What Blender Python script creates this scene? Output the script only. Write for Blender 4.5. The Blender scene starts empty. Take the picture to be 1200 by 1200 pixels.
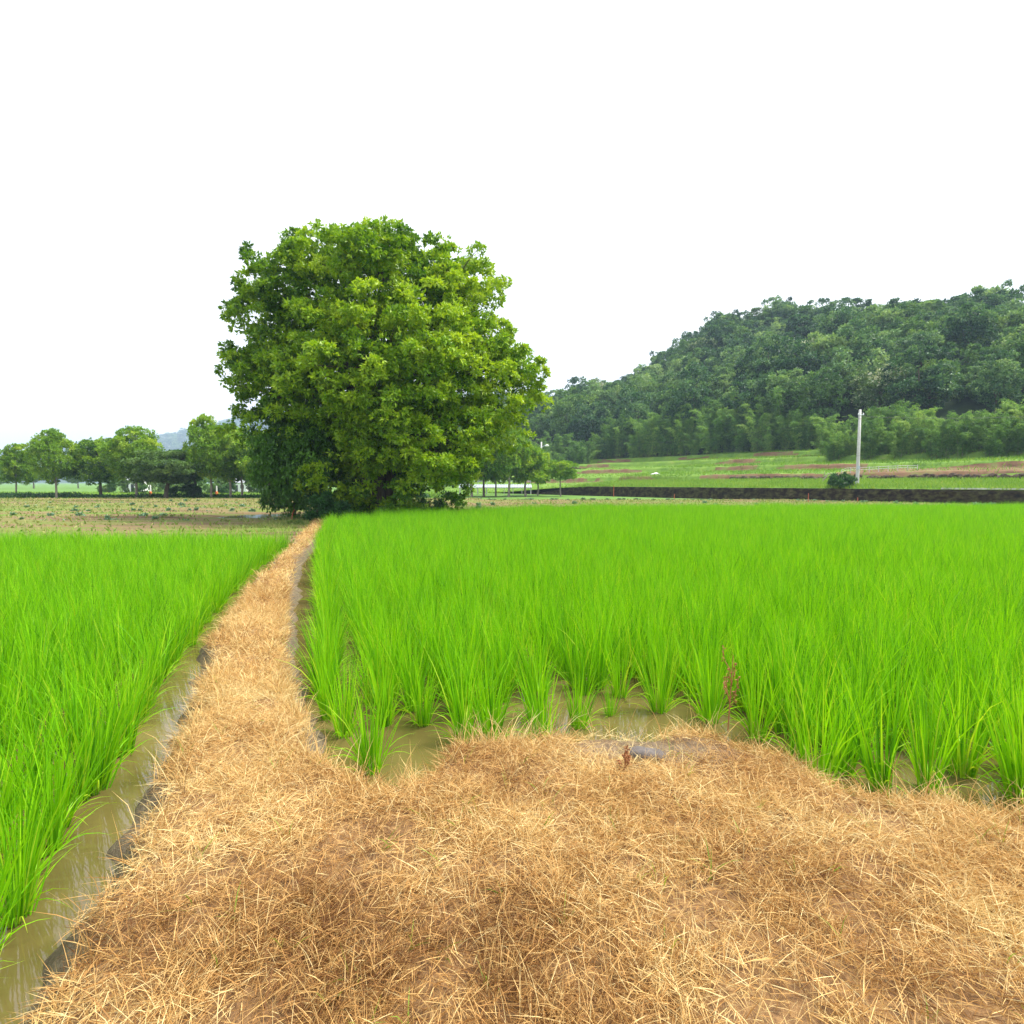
import bpy, math, random
import numpy as np
R = math.radians
SC = bpy.context.scene
COL = SC.collection
rng = np.random.default_rng(11)
random.seed(5)

# ------------------------------------------------------------------ camera and picture geometry
F, CH, PITCH = 663.0, 1.6, R(3.02)
cam = bpy.data.cameras.new('camera'); cam.sensor_width = 36; cam.lens = F/1200*36
cam.clip_start = 0.05; cam.clip_end = 8000
camo = bpy.data.objects.new('camera', cam); COL.objects.link(camo)
camo.location = (0, 0, CH); camo.rotation_euler = (R(90)-PITCH, 0, 0); SC.camera = camo
cp, sp = math.cos(PITCH), math.sin(PITCH)
def ray(px, py):
    u, v = (px-600)/F, (600-py)/F
    return np.array([u, cp+v*sp, -sp+v*cp])
def at(px, py, z=0.0):
    d = ray(px, py); t = (z-CH)/d[2]; return np.array([0, 0, CH])+d*t
def atd(px, py, Y):
    d = ray(px, py); return np.array([0, 0, CH])+d*(Y/d[1])

# ------------------------------------------------------------------ mesh helpers
class MB:
    """collects quads (and tubes, boxes, leaves) of one mesh"""
    def __init__(s): s.v=[]; s.f=[]; s.t=[]; s.m=[]; s.n=0
    def add(s, v, f, tint=0.5, mat=0):
        v = np.asarray(v, float).reshape(-1, 3); f = np.asarray(f, int).reshape(-1, 4)
        s.v.append(v); s.f.append(f+s.n); s.n += len(v)
        t = np.full(len(v), tint) if np.isscalar(tint) else np.asarray(tint, float)
        s.t.append(t); s.m.append(np.full(len(f), mat))
        return s
    def tube(s, pts, rad, sides=6, mat=0, tint=0.5, cap=True):
        pts = np.asarray(pts, float); n = len(pts)
        rad = np.full(n, rad) if np.isscalar(rad) else np.asarray(rad, float)
        T = np.gradient(pts, axis=0); T /= np.linalg.norm(T, axis=1)[:, None]+1e-9
        ref = np.array([0, 1.0, 0]) if abs(T[0][1]) < .8 else np.array([1.0, 0, 0])
        A = np.cross(T, ref); A /= np.linalg.norm(A, axis=1)[:, None]+1e-9
        B = np.cross(T, A)
        th = np.linspace(0, 2*np.pi, sides, endpoint=False)
        V = pts[:, None]+rad[:, None, None]*(np.cos(th)[None, :, None]*A[:, None]+np.sin(th)[None, :, None]*B[:, None])
        V = V.reshape(-1, 3); fs = []
        for i in range(n-1):
            for j in range(sides):
                k = (j+1) % sides
                fs.append((i*sides+j, i*sides+k, (i+1)*sides+k, (i+1)*sides+j))
        if cap:
            V = np.vstack([V, pts[-1:]+T[-1]*rad[-1]*.3]); c = len(V)-1
            for j in range(0, sides, 2):
                a, b, d = (n-1)*sides+j, (n-1)*sides+(j+1) % sides, (n-1)*sides+(j+2) % sides
                fs.append((a, b, d, c))
        return s.add(V, fs, tint, mat)
    def box(s, c, size, rz=0, mat=0, tint=.5, taper=1.0):
        c = np.asarray(c, float); h = np.asarray(size, float)/2
        v = []
        for z in (-1, 1):
            k = 1 if z < 0 else taper
            for x, y in ((-1, -1), (1, -1), (1, 1), (-1, 1)):
                X, Y = x*h[0]*k, y*h[1]*k
                v.append((c[0]+X*math.cos(rz)-Y*math.sin(rz), c[1]+X*math.sin(rz)+Y*math.cos(rz), c[2]+z*h[2]))
        f = [(3, 2, 1, 0), (4, 5, 6, 7), (0, 1, 5, 4), (1, 2, 6, 5), (2, 3, 7, 6), (3, 0, 4, 7)]
        return s.add(v, f, tint, mat)
    def mesh(s, name, mats, smooth=False):
        me = bpy.data.meshes.new(name)
        V = np.vstack(s.v).astype(np.float32); Fq = np.vstack(s.f).astype(np.int32)
        me.vertices.add(len(V)); me.vertices.foreach_set('co', V.ravel())
        me.loops.add(Fq.size); me.loops.foreach_set('vertex_index', Fq.ravel())
        me.polygons.add(len(Fq)); me.polygons.foreach_set('loop_start', np.arange(0, Fq.size, 4, dtype=np.int32))
        me.polygons.foreach_set('material_index', np.concatenate(s.m).astype(np.int32))
        me.polygons.foreach_set('use_smooth', np.full(len(Fq), smooth))
        a = me.attributes.new('tint', 'FLOAT', 'POINT'); a.data.foreach_set('value', np.concatenate(s.t).astype(np.float32))
        me.update(calc_edges=True)
        for m in (mats if isinstance(mats, (list, tuple)) else [mats]): me.materials.append(m)
        return me
    def build(s, name, mats, parent=None, smooth=False):
        return link(name, s.mesh(name, mats, smooth), parent)
def link(name, me, parent=None):
    o = bpy.data.objects.new(name, me); COL.objects.link(o); o.parent = parent; return o
def tag(o, label=None, cat=None, group=None, kind=None):
    if label: o['label'] = label
    if cat: o['category'] = cat
    if group: o['group'] = group
    if kind: o['kind'] = kind
    return o
def thing(name, label, cat, loc, rz=0, group=None):
    o = bpy.data.objects.new(name, None); COL.objects.link(o)
    o.location = loc; o.rotation_euler = (0, 0, rz); o.empty_display_size = .3
    return tag(o, label, cat, group)
def copy_tree(o, parent=None):
    c = o.copy(); COL.objects.link(c); c.parent = parent
    for ch in list(o.children): copy_tree(ch, c)
    return c
def nrm(a): return a/(np.linalg.norm(a, axis=-1, keepdims=True)+1e-9)
def interp(x, tab):
    t = np.asarray(tab, float); return np.interp(x, t[:, 0], t[:, 1])
def sstep(a, b, x):
    t = np.clip((x-a)/(b-a), 0, 1); return t*t*(3-2*t)
# value noise in 2-D
_N = np.random.default_rng(3).random((256, 256))
def vn(x, y):
    x = np.asarray(x, float); y = np.asarray(y, float)
    xi = np.floor(x).astype(int); yi = np.floor(y).astype(int); fx = x-xi; fy = y-yi
    fx = fx*fx*(3-2*fx); fy = fy*fy*(3-2*fy)
    g = lambda a, b: _N[a % 256, b % 256]
    return (g(xi, yi)*(1-fx)+g(xi+1, yi)*fx)*(1-fy)+(g(xi, yi+1)*(1-fx)+g(xi+1, yi+1)*fx)*fy
def fbm(x, y, o=4):
    r = 0; a = .5
    for i in range(o): r = r+a*vn(np.asarray(x)*2**i+17*i, np.asarray(y)*2**i+31*i); a *= .5
    return r

# ------------------------------------------------------------------ materials
def newmat(name):
    m = bpy.data.materials.new(name); m.use_nodes = True
    nt = m.node_tree; return m, nt, nt.nodes['Principled BSDF'], nt.nodes['Material Output']
def ramp(nt, stops, fac):
    r = nt.nodes.new('ShaderNodeValToRGB'); e = r.color_ramp.elements
    while len(e) < len(stops): e.new(.5)
    for i, (p, c) in enumerate(stops): e[i].position = p; e[i].color = (*c, 1)
    nt.links.new(fac, r.inputs[0]); return r.outputs[0]
def leafmat(name, stops, transl=.35, rough=.5, hue=.0, tcol=(1.35, 1.25, .6), spec=.3):
    m, nt, p, out = newmat(name)
    at_ = nt.nodes.new('ShaderNodeAttribute'); at_.attribute_name = 'tint'
    oi = nt.nodes.new('ShaderNodeObjectInfo')
    ma = nt.nodes.new('ShaderNodeMath'); ma.operation = 'MULTIPLY_ADD'
    nt.links.new(oi.outputs['Random'], ma.inputs[0]); ma.inputs[1].default_value = hue
    ad = nt.nodes.new('ShaderNodeMath'); ad.operation = 'SUBTRACT'; ad.inputs[1].default_value = hue/2
    nt.links.new(at_.outputs['Fac'], ma.inputs[2]); nt.links.new(ma.outputs[0], ad.inputs[0])
    c = ramp(nt, stops, ad.outputs[0])
    nt.links.new(c, p.inputs['Base Color']); p.inputs['Roughness'].default_value = rough
    p.inputs['Specular IOR Level'].default_value = spec
    if transl > 0:
        tr = nt.nodes.new('ShaderNodeBsdfTranslucent')
        mu = nt.nodes.new('ShaderNodeMix'); mu.data_type = 'RGBA'; mu.blend_type = 'MULTIPLY'; mu.inputs[0].default_value = 1
        nt.links.new(c, mu.inputs[6]); mu.inputs[7].default_value = (*tcol, 1)
        nt.links.new(mu.outputs[2], tr.inputs[0])
        mx = nt.nodes.new('ShaderNodeMixShader'); mx.inputs[0].default_value = transl
        nt.links.new(p.outputs[0], mx.inputs[1]); nt.links.new(tr.outputs[0], mx.inputs[2])
        nt.links.new(mx.outputs[0], out.inputs[0])
    return m
def noisemat(name, stops, scale=5, rough=.9, bump=.3, detail=8, dist=.05, stretch=(1, 1, 1), spec=.2, obj=False, metal=0):
    m, nt, p, out = newmat(name)
    tc = nt.nodes.new('ShaderNodeTexCoord'); mp = nt.nodes.new('ShaderNodeMapping'); mp.inputs['Scale'].default_value = stretch
    ge = nt.nodes.new('ShaderNodeNewGeometry')
    nt.links.new(tc.outputs['Object'] if obj else ge.outputs['Position'], mp.inputs[0])
    n = nt.nodes.new('ShaderNodeTexNoise'); n.inputs['Scale'].default_value = scale; n.inputs['Detail'].default_value = detail
    n.inputs['Roughness'].default_value = .65
    nt.links.new(mp.outputs[0], n.inputs['Vector'])
    c = ramp(nt, stops, n.outputs[0]); nt.links.new(c, p.inputs['Base Color'])
    p.inputs['Roughness'].default_value = rough; p.inputs['Specular IOR Level'].default_value = spec; p.inputs['Metallic'].default_value = metal
    if bump:
        b = nt.nodes.new('ShaderNodeBump'); b.inputs['Strength'].default_value = bump; b.inputs['Distance'].default_value = dist
        nt.links.new(n.outputs[0], b.inputs['Height']); nt.links.new(b.outputs[0], p.inputs['Normal'])
    return m
M = {}
M['rice'] = leafmat('rice_leaf', [(0, (.055, .22, .003)), (.4, (.155, .44, .003)), (.75, (.25, .57, .004)), (1, (.40, .56, .03))], .40, .5, .2, (1.25, 1.1, .5), .25)
M['straw'] = leafmat('dry_straw', [(0, (.13, .055, .018)), (.28, (.42, .225, .07)), (.6, (.64, .42, .16)), (1, (.76, .63, .32))], .2, .7, 0, (1, .9, .7), .2)
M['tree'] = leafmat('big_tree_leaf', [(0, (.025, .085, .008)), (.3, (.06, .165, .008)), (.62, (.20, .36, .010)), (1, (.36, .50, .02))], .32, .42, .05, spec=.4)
M['darkleaf'] = leafmat('dark_leaf', [(0, (.012, .05, .014)), (.5, (.03, .105, .022)), (1, (.07, .19, .03))], .25, .4, .1, spec=.4)
M['oldleaf'] = leafmat('old_leaf', [(0, (.018, .06, .010)), (.5, (.045, .13, .014)), (1, (.10, .24, .02))], .25, .42, .1, spec=.4)
M['lightleaf'] = leafmat('light_leaf', [(0, (.06, .16, .012)), (.5, (.17, .33, .02)), (1, (.33, .46, .04))], .35, .5, .12)
M['flatleaf'] = leafmat('layered_leaf', [(0, (.04, .10, .025)), (.5, (.10, .19, .045)), (1, (.19, .29, .07))], .3, .5, .1)
M['forest'] = leafmat('forest_leaf', [(0, (.018, .06, .03)), (.35, (.06, .15, .056)), (.7, (.15, .275, .095)), (1, (.27, .40, .14))], .25, .55, .7)
M['forestb'] = leafmat('forest_leaf_fresh', [(0, (.03, .09, .025)), (.5, (.085, .19, .045)), (1, (.18, .30, .07))], .25, .55, .4)
M['blossom'] = leafmat('pale_blossom_leaf', [(0, (.05, .10, .04)), (.68, (.12, .21, .06)), (.82, (.4, .45, .3)), (1, (.6, .62, .48))], .2, .6, .1)
M['bamboo'] = leafmat('bamboo_leaf', [(0, (.04, .12, .03)), (.5, (.15, .30, .06)), (1, (.32, .47, .11))], .38, .5, .4)
M['grass'] = leafmat('grass_blade', [(0, (.07, .17, .02)), (.5, (.16, .31, .03)), (.85, (.28, .36, .06)), (1, (.42, .38, .14))], .35, .6, 0)
M['weed'] = leafmat('weed_blade', [(0, (.08, .16, .02)), (.5, (.18, .26, .05)), (1, (.38, .33, .14))], .25, .7, 0)
M['cabbage'] = leafmat('cabbage_leaf', [(0, (.07, .16, .09)), (.6, (.16, .29, .17)), (1, (.3, .42, .28))], .15, .5, .3)
M['bark'] = noisemat('bark', [(.3, (.06, .045, .03)), (.7, (.16, .13, .095))], 6, .95, .6, stretch=(1, 1, .25), obj=True)
M['palebark'] = noisemat('pale_bark', [(.3, (.16, .13, .10)), (.7, (.38, .34, .28))], 5, .9, .5, stretch=(1, 1, .4), obj=True)
M['culm'] = noisemat('bamboo_culm', [(.3, (.10, .14, .04)), (.7, (.2, .22, .08))], 3, .6, 0, obj=True)
M['ground'] = noisemat('grassy_ground', [(.3, (.06, .14, .02)), (.55, (.10, .2, .03)), (.75, (.2, .22, .07))], .35, .95, .5, dist=.1)
M['forestfloor'] = noisemat('forest_floor', [(.3, (.012, .03, .012)), (.7, (.04, .07, .025))], .3, 1, .5, dist=.3)
M['farwood'] = noisemat('far_wood', [(.3, (.02, .05, .022)), (.7, (.06, .11, .04))], .06, 1, 1, dist=4)
M['drysoil'] = noisemat('dry_field_soil', [(.33, (.085, .06, .03)), (.46, (.18, .13, .065)), (.52, (.15, .15, .045)), (.64, (.10, .17, .025))], .9, 1, .6, dist=.06, stretch=(.10, 1.2, 1))
M['redsoil'] = noisemat('red_soil', [(.3, (.08, .045, .025)), (.5, (.17, .10, .055)), (.62, (.15, .16, .05)), (.75, (.13, .20, .04))], .5, 1, .6, dist=.1)
M['greensoil'] = noisemat('terrace_turf', [(.3, (.08, .17, .025)), (.6, (.15, .25, .035)), (.8, (.27, .25, .09))], .6, 1, .5, dist=.1)
M['mosswall'] = noisemat('mossy_wall', [(.34, (.006, .005, .003)), (.48, (.03, .022, .012)), (.6, (.06, .06, .02)), (.72, (.12, .095, .05))], 1.8, 1, .8, dist=.08, stretch=(1, 1, 1.5))
M['stone'] = noisemat('dark_stone', [(.3, (.03, .022, .016)), (.7, (.15, .11, .08))], 3, .95, .6, dist=.05)
M['slate'] = noisemat('grey_clod', [(.3, (.07, .06, .055)), (.7, (.17, .15, .14))], 14, .75, .5, dist=.01)
M['concrete'] = noisemat('concrete', [(.3, (.42, .42, .42)), (.7, (.62, .61, .58))], 4, .85, .2, dist=.01, obj=True)
M['whitepaint'] = noisemat('white_paint', [(.3, (.68, .68, .68)), (.7, (.82, .82, .80))], 2, .6, .05, obj=True)
M['greymetal'] = noisemat('grey_metal', [(.3, (.35, .40, .46)), (.7, (.52, .58, .64))], 3, .45, .05, obj=True, metal=.3)
M['orange'] = noisemat('orange_paint', [(.3, (.48, .12, .03)), (.7, (.62, .2, .06))], 6, .7, .05, obj=True)
M['redwood'] = noisemat('red_stake', [(.3, (.30, .07, .03)), (.7, (.45, .14, .07))], 20, .8, .1, obj=True)
M['roof'] = noisemat('roof_sheet', [(.3, (.28, .30, .32)), (.7, (.42, .44, .46))], 2, .6, .1, obj=True)
M['dark'] = noisemat('dark_opening', [(.3, (.02, .022, .025)), (.7, (.05, .05, .055))], 2, .4, 0, obj=True)
M['cable'] = noisemat('cable', [(.3, (.03, .03, .03)), (.7, (.06, .06, .06))], 2, .6, 0, obj=True)
M['weedstalk'] = noisemat('dead_stalk', [(.3, (.22, .08, .03)), (.7, (.42, .2, .09))], 20, .8, .1, obj=True)
# murky paddy water
m, nt, p, out = newmat('paddy_water')
n1 = nt.nodes.new('ShaderNodeTexNoise'); n1.inputs['Scale'].default_value = 1.7; n1.inputs['Detail'].default_value = 6
g1 = nt.nodes.new('ShaderNodeNewGeometry'); nt.links.new(g1.outputs['Position'], n1.inputs['Vector'])
nt.links.new(ramp(nt, [(.3, (.075, .06, .018)), (.5, (.12, .092, .03)), (.7, (.17, .13, .05))], n1.outputs[0]), p.inputs['Base Color'])
p.inputs['Roughness'].default_value = .04; p.inputs['IOR'].default_value = 1.6; p.inputs['Specular IOR Level'].default_value = .5
n2 = nt.nodes.new('ShaderNodeTexNoise'); n2.inputs['Scale'].default_value = 9; nt.links.new(g1.outputs['Position'], n2.inputs['Vector'])
b2 = nt.nodes.new('ShaderNodeBump'); b2.inputs['Strength'].default_value = .04; b2.inputs['Distance'].default_value = .02
nt.links.new(n2.outputs[0], b2.inputs['Height']); nt.links.new(b2.outputs[0], p.inputs['Normal'])
M['water'] = m
# path soil: straw thatch and mud; wet dark mud below and at the water line
m, nt, p, out = newmat('path_soil')
g1 = nt.nodes.new('ShaderNodeNewGeometry')
n1 = nt.nodes.new('ShaderNodeTexNoise'); n1.inputs['Scale'].default_value = 22; n1.inputs['Detail'].default_value = 10; n1.inputs['Roughness'].default_value = .75
nt.links.new(g1.outputs['Position'], n1.inputs['Vector'])
straw_c = ramp(nt, [(.3, (.06, .03, .012)), (.5, (.24, .13, .05)), (.66, (.44, .26, .10))], n1.outputs[0])
mud_c = ramp(nt, [(.3, (.05, .035, .018)), (.5, (.13, .095, .055)), (.7, (.22, .17, .11))], n1.outputs[0])
a1 = nt.nodes.new('ShaderNodeAttribute'); a1.attribute_name = 'tint'
mx = nt.nodes.new('ShaderNodeMix'); mx.data_type = 'RGBA'
nt.links.new(a1.outputs['Fac'], mx.inputs[0]); nt.links.new(mud_c, mx.inputs[6]); nt.links.new(straw_c, mx.inputs[7])
nt.links.new(mx.outputs[2], p.inputs['Base Color'])
mr = nt.nodes.new('ShaderNodeMapRange'); mr.inputs[3].default_value = .62; mr.inputs[4].default_value = .95
nt.links.new(a1.outputs['Fac'], mr.inputs[0]); nt.links.new(mr.outputs[0], p.inputs['Roughness'])
b1 = nt.nodes.new('ShaderNodeBump'); b1.inputs['Strength'].default_value = .9; b1.inputs['Distance'].default_value = .03
nt.links.new(n1.outputs[0], b1.inputs['Height']); nt.links.new(b1.outputs[0], p.inputs['Normal'])
M['path'] = m

# ------------------------------------------------------------------ light and sky (bright hazy overcast)
SUN_EL, SUN_AZ = R(60), R(82)          # azimuth from the view direction (+Y) towards the right (+X)
sd = np.array([math.sin(SUN_AZ)*math.cos(SUN_EL), math.cos(SUN_AZ)*math.cos(SUN_EL), math.sin(SUN_EL)])   # towards the sun: high and to the right
sun = bpy.data.lights.new('sun', 'SUN'); sun.energy = 3.0; sun.angle = R(16); sun.color = (1, .95, .86)
so = bpy.data.objects.new('sun', sun); COL.objects.link(so); so.location = (0, 0, 40)
import mathutils
so.rotation_euler = mathutils.Vector(sd).to_track_quat('Z', 'Y').to_euler()
w = bpy.data.worlds.new('World'); SC.world = w; w.use_nodes = True
nt = w.node_tree; bg = nt.nodes['Background']; wo = nt.nodes['World Output']
sky = nt.nodes.new('ShaderNodeTexSky'); sky.sky_type = 'NISHITA'; sky.sun_disc = False
sky.sun_elevation = SUN_EL; sky.sun_rotation = SUN_AZ; sky.dust_density = 3
nt.links.new(sky.outputs[0], bg.inputs[0]); bg.inputs[1].default_value = .12
bg2 = nt.nodes.new('ShaderNodeBackground')
tc = nt.nodes.new('ShaderNodeTexCoord'); nz = nt.nodes.new('ShaderNodeTexNoise'); nz.inputs['Scale'].default_value = 2.2; nz.inputs['Detail'].default_value = 5
nt.links.new(tc.outputs['Generated'], nz.inputs['Vector'])
nt.links.new(ramp(nt, [(.3, (.80, .84, .90)), (.55, (.93, .95, .98)), (.75, (1, 1, 1))], nz.outputs[0]), bg2.inputs[0]); bg2.inputs[1].default_value = .62
mxs = nt.nodes.new('ShaderNodeMixShader'); mxs.inputs[0].default_value = .85
nt.links.new(bg.outputs[0], mxs.inputs[1]); nt.links.new(bg2.outputs[0], mxs.inputs[2]); nt.links.new(mxs.outputs[0], wo.inputs[0])
SC.view_settings.view_transform = 'Standard'; SC.view_settings.look = 'None'
SC.view_settings.exposure = 1.5; SC.view_settings.gamma = 1
cy = SC.cycles; cy.max_bounces = 7; cy.diffuse_bounces = 3; cy.glossy_bounces = 2; cy.transmission_bounces = 4; cy.volume_bounces = 0
cy.transparent_max_bounces = 8

# ------------------------------------------------------------------ scatter by geometry nodes (only for stuff)
def gn_scatter(name, P, rot, scl, idx, coll):
    me = bpy.data.meshes.new(name); P = np.asarray(P, np.float32)
    me.vertices.add(len(P)); me.vertices.foreach_set('co', P.ravel())
    a = me.attributes.new('rot', 'FLOAT_VECTOR', 'POINT'); a.data.foreach_set('vector', np.asarray(rot, np.float32).ravel())
    a = me.attributes.new('scl', 'FLOAT_VECTOR', 'POINT'); a.data.foreach_set('vector', np.asarray(scl, np.float32).ravel())
    a = me.attributes.new('idx', 'INT', 'POINT'); a.data.foreach_set('value', np.asarray(idx, np.int32))
    o = link(name, me)
    g = bpy.data.node_groups.new(name+'_nodes', 'GeometryNodeTree')
    g.interface.new_socket('Geometry', in_out='INPUT', socket_type='NodeSocketGeometry')
    g.interface.new_socket('Geometry', in_out='OUTPUT', socket_type='NodeSocketGeometry')
    N = g.nodes.new; gi = N('NodeGroupInput'); go = N('NodeGroupOutput')
    ins = N('GeometryNodeInstanceOnPoints'); ci = N('GeometryNodeCollectionInfo')
    ci.inputs[0].default_value = coll; ci.inputs[1].default_value = True; ci.inputs[2].default_value = True
    def attr(nm, ty):
        a = N('GeometryNodeInputNamedAttribute'); a.data_type = ty; a.inputs[0].default_value = nm
        return next(s for s in a.outputs if s.enabled and s.name == 'Attribute')
    L = g.links.new
    L(gi.outputs[0], ins.inputs['Points']); L(ci.outputs[0], ins.inputs['Instance'])
    ins.inputs['Pick Instance'].default_value = True
    L(attr('idx', 'INT'), ins.inputs['Instance Index'])
    e2r = N('FunctionNodeEulerToRotation'); L(attr('rot', 'FLOAT_VECTOR'), e2r.inputs[0]); L(e2r.outputs[0], ins.inputs['Rotation'])
    L(attr('scl', 'FLOAT_VECTOR'), ins.inputs['Scale'])
    L(ins.outputs[0], go.inputs[0])
    md = o.modifiers.new('scatter', 'NODES'); md.node_group = g
    return o

# ------------------------------------------------------------------ blades and leaves
def blades(mb, P, D, L, W, bend, tint, segs=3, mat=0):
    """curved tapering blades: P base, D start direction, L length, W width, bend = fall of the tip towards the horizontal"""
    n = len(P); P = np.asarray(P, float); D = nrm(np.asarray(D, float))
    h = D.copy(); h[:, 2] = 0; h = nrm(h+1e-6)
    side = nrm(np.cross(D, np.array([0, 0, 1.0]))+1e-6)
    ang = rng.uniform(0, 2*np.pi, n)
    side = nrm(side*np.cos(ang)[:, None]*.8+np.cross(D, side)*np.sin(ang)[:, None]+1e-6)
    V = np.zeros((n, segs+1, 2, 3)); pos = P.copy(); d = D.copy()
    for i in range(segs+1):
        t = i/segs
        wd = W*(1-t**1.6)*(.6+.4*min(1, t*3)) if i < segs else W*0.06
        V[:, i, 0] = pos-side*(wd/2)[:, None]; V[:, i, 1] = pos+side*(wd/2)[:, None]
        pos = pos+d*(L/segs)[:, None]
        d = nrm(d+(h*.9-np.array([0, 0, 1.0])*.75)*(bend*(.4+t)/segs*2)[:, None])
    base = (np.arange(n)*(segs+1)*2)[:, None]
    fs = np.concatenate([np.stack([base[:, 0]+2*i, base[:, 0]+2*i+1, base[:, 0]+2*i+3, base[:, 0]+2*i+2], 1) for i in range(segs)], 0)
    mb.add(V.reshape(-1, 3), fs, np.repeat(tint, (segs+1)*2), mat)
def leaves(mb, P, D, L, W, tint, mat=0, up=None, fold=.12):
    """single folded leaves: base, two shoulders, tip"""
    n = len(P); D = nrm(D); r = rng.normal(size=(n, 3))+(0 if up is None else up)
    S = nrm(np.cross(D, r)); Nn = np.cross(S, D)
    a = P; b = P+D*(L*.45)[:, None]+S*(W/2)[:, None]+Nn*(W*fold)[:, None]
    c = P+D*L[:, None]-Nn*(L*.1)[:, None]; d = P+D*(L*.45)[:, None]-S*(W/2)[:, None]+Nn*(W*fold)[:, None]
    V = np.stack([a, b, c, d], 1).reshape(-1, 3)
    mb.add(V, np.arange(4*n).reshape(-1, 4), np.repeat(tint, 4), mat)
def crown(mb, lobes, n_tufts, tuft_r, m, k, L, W, droop=.3, mat=0, fill=.12, flat=.65, tvar=.13, seed=None, tbase=.5, gap=.55, upb=.55):
    """foliage: tufts over the union of ellipsoid lobes, rosettes over each tuft, leaves round each rosette"""
    lobes = np.asarray(lobes, float); area = (lobes[:, 3]*lobes[:, 5]+lobes[:, 3]*lobes[:, 4]+lobes[:, 4]*lobes[:, 5])
    out_c, out_d = [], []
    tries = 0
    while len(out_c) < n_tufts and tries < n_tufts*40:
        tries += 1
        i = rng.choice(len(lobes), p=area/area.sum()); d = nrm(rng.normal(size=3))
        inner = rng.random() < fill
        p_ = lobes[i, :3]+d*lobes[i, 3:]*(rng.uniform(.35, .75) if inner else rng.uniform(.82, 1.02))
        if not inner:
            q = np.linalg.norm((p_-lobes[:, :3])/lobes[:, 3:], axis=1); q[i] = 9
            if q.min() < .8: continue
            if out_c and np.min(np.linalg.norm(np.array(out_c)-p_, axis=1)) < tuft_r*gap: continue
        out_c.append(p_); out_d.append(nrm(d/lobes[i, 3:]*lobes[i, 3:].mean()))
    C = np.array(out_c); O = np.array(out_d); n = len(C)
    TR = tuft_r*rng.uniform(.65, 1.3, n); tt = tbase+rng.normal(size=n)*tvar
    dirs = nrm(rng.normal(size=(n, m, 3))+.75*O[:, None]+np.array([0, 0, upb]))
    RP = C[:, None]+dirs*(TR[:, None]*rng.uniform(.55, 1.0, (n, m)))[..., None]*np.array([1, 1, flat])
    ax = nrm(dirs+np.array([0, 0, .4])); RP = RP.reshape(-1, 3); ax = ax.reshape(-1, 3)
    rt = np.repeat(tt, m)+rng.normal(size=n*m)*.1
    LD = nrm(nrm(rng.normal(size=(n*m, k, 3)))+ax[:, None]*.55+np.array([0, 0, -droop]))
    P = np.repeat(RP, k, 0); LD = LD.reshape(-1, 3); N_ = len(P)
    leaves(mb, P+LD*L*.12, LD, L*rng.uniform(.7, 1.25, N_), W*rng.uniform(.8, 1.2, N_),
           np.clip(np.repeat(rt, k)+rng.normal(size=N_)*.09, 0, 1), mat, np.array([0, 0, 1.2]))
    return C
def limb(a, b, r0, r1, sag=.12, n=6, mb=None, sides=6, mat=0):
    a = np.asarray(a, float); b = np.asarray(b, float); t = np.linspace(0, 1, n)[:, None]
    ln = np.linalg.norm(b-a); off = rng.normal(size=3)*ln*sag*.5; off[2] = abs(off[2])*.4
    pts = a+(b-a)*t+off*np.sin(t*np.pi)+rng.normal(size=(n, 3))*ln*.012*np.sin(t*np.pi)
    mb.tube(pts, np.linspace(r0, r1, n), sides, mat); return pts

# ================================================================== PADDY, PATH AND BANK
def tab(pts, z, axis=1):
    q = np.array([at(a, b, z) for a, b in pts]); q = q[np.argsort(q[:, axis])]
    return np.c_[q[:, axis], q[:, 1-axis]]
XL = tab([(157, 944), (188, 877), (217, 825), (238, 755), (270, 708), (305, 670), (346, 632), (363, 614)], -.02)
XR = tab([(386, 612), (351, 655), (346, 687), (343, 725), (347, 775), (360, 827), (378, 868)], -.02)
YB = tab([(370, 881), (434, 909), (510, 903), (533, 874), (603, 866), (676, 858), (740, 856), (792, 850), (829, 853), (885, 875), (931, 890), (977, 915), (1039, 930)], -.02, 0)
XL = np.vstack([[-6, XL[0, 1]+.30*(XL[0, 0]+6)*-1+2.6], [1.6, XL[0, 1]+.42], XL, [30, XL[-1, 1]+(30-XL[-1, 0])*-.30]])
XR = np.vstack([[-6, XR[0, 1]+.2], XR, [30, XR[-1, 1]+(30-XR[-1, 0])*-.30]])
YB = np.vstack([[-20, YB[0, 1]], YB, [4, YB[-1, 1]-.25], [9, YB[-1, 1]-.35], [40, YB[-1, 1]-.4]])
XL[0] = [-6, -.6]
ZW, ZM = -.17, -.30                      # water level, mud level
def inside(x, y):
    """distance inside the dry bank (positive) or out in the paddy (negative)"""
    wob = .22*(fbm(x*2.3, y*2.3, 3)-.47)+.10*(vn(x*8, y*8)-.5)
    dp = np.minimum(x-interp(y, XL), interp(y, XR)-x)*.95
    dp = np.minimum(dp, 23.5-y)
    db = np.minimum((interp(x, YB)-y), (x-interp(y, XL)))
    return np.maximum(dp, db)+wob
xs = np.arange(-10.5, 9.5, .055)
ys = [-3.0]
while ys[-1] < 25: ys.append(ys[-1]+max(.05, .016*ys[-1]))
ys = np.array(ys); X, Y = np.meshgrid(xs, ys)
def bank_z(x, y):
    d = inside(x, y)
    # low mud shelf in the bank's inner corner
    z = ZM+(.0-ZM)*sstep(-.24, .18, d)+.015*sstep(0, .45, d)
    return z+(.05*(fbm(x*3, y*3, 3)-.47)+.025*(vn(x*14, y*14)-.5))*sstep(-.2, .3, d), d
Z, Din = bank_z(X, Y)
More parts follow.
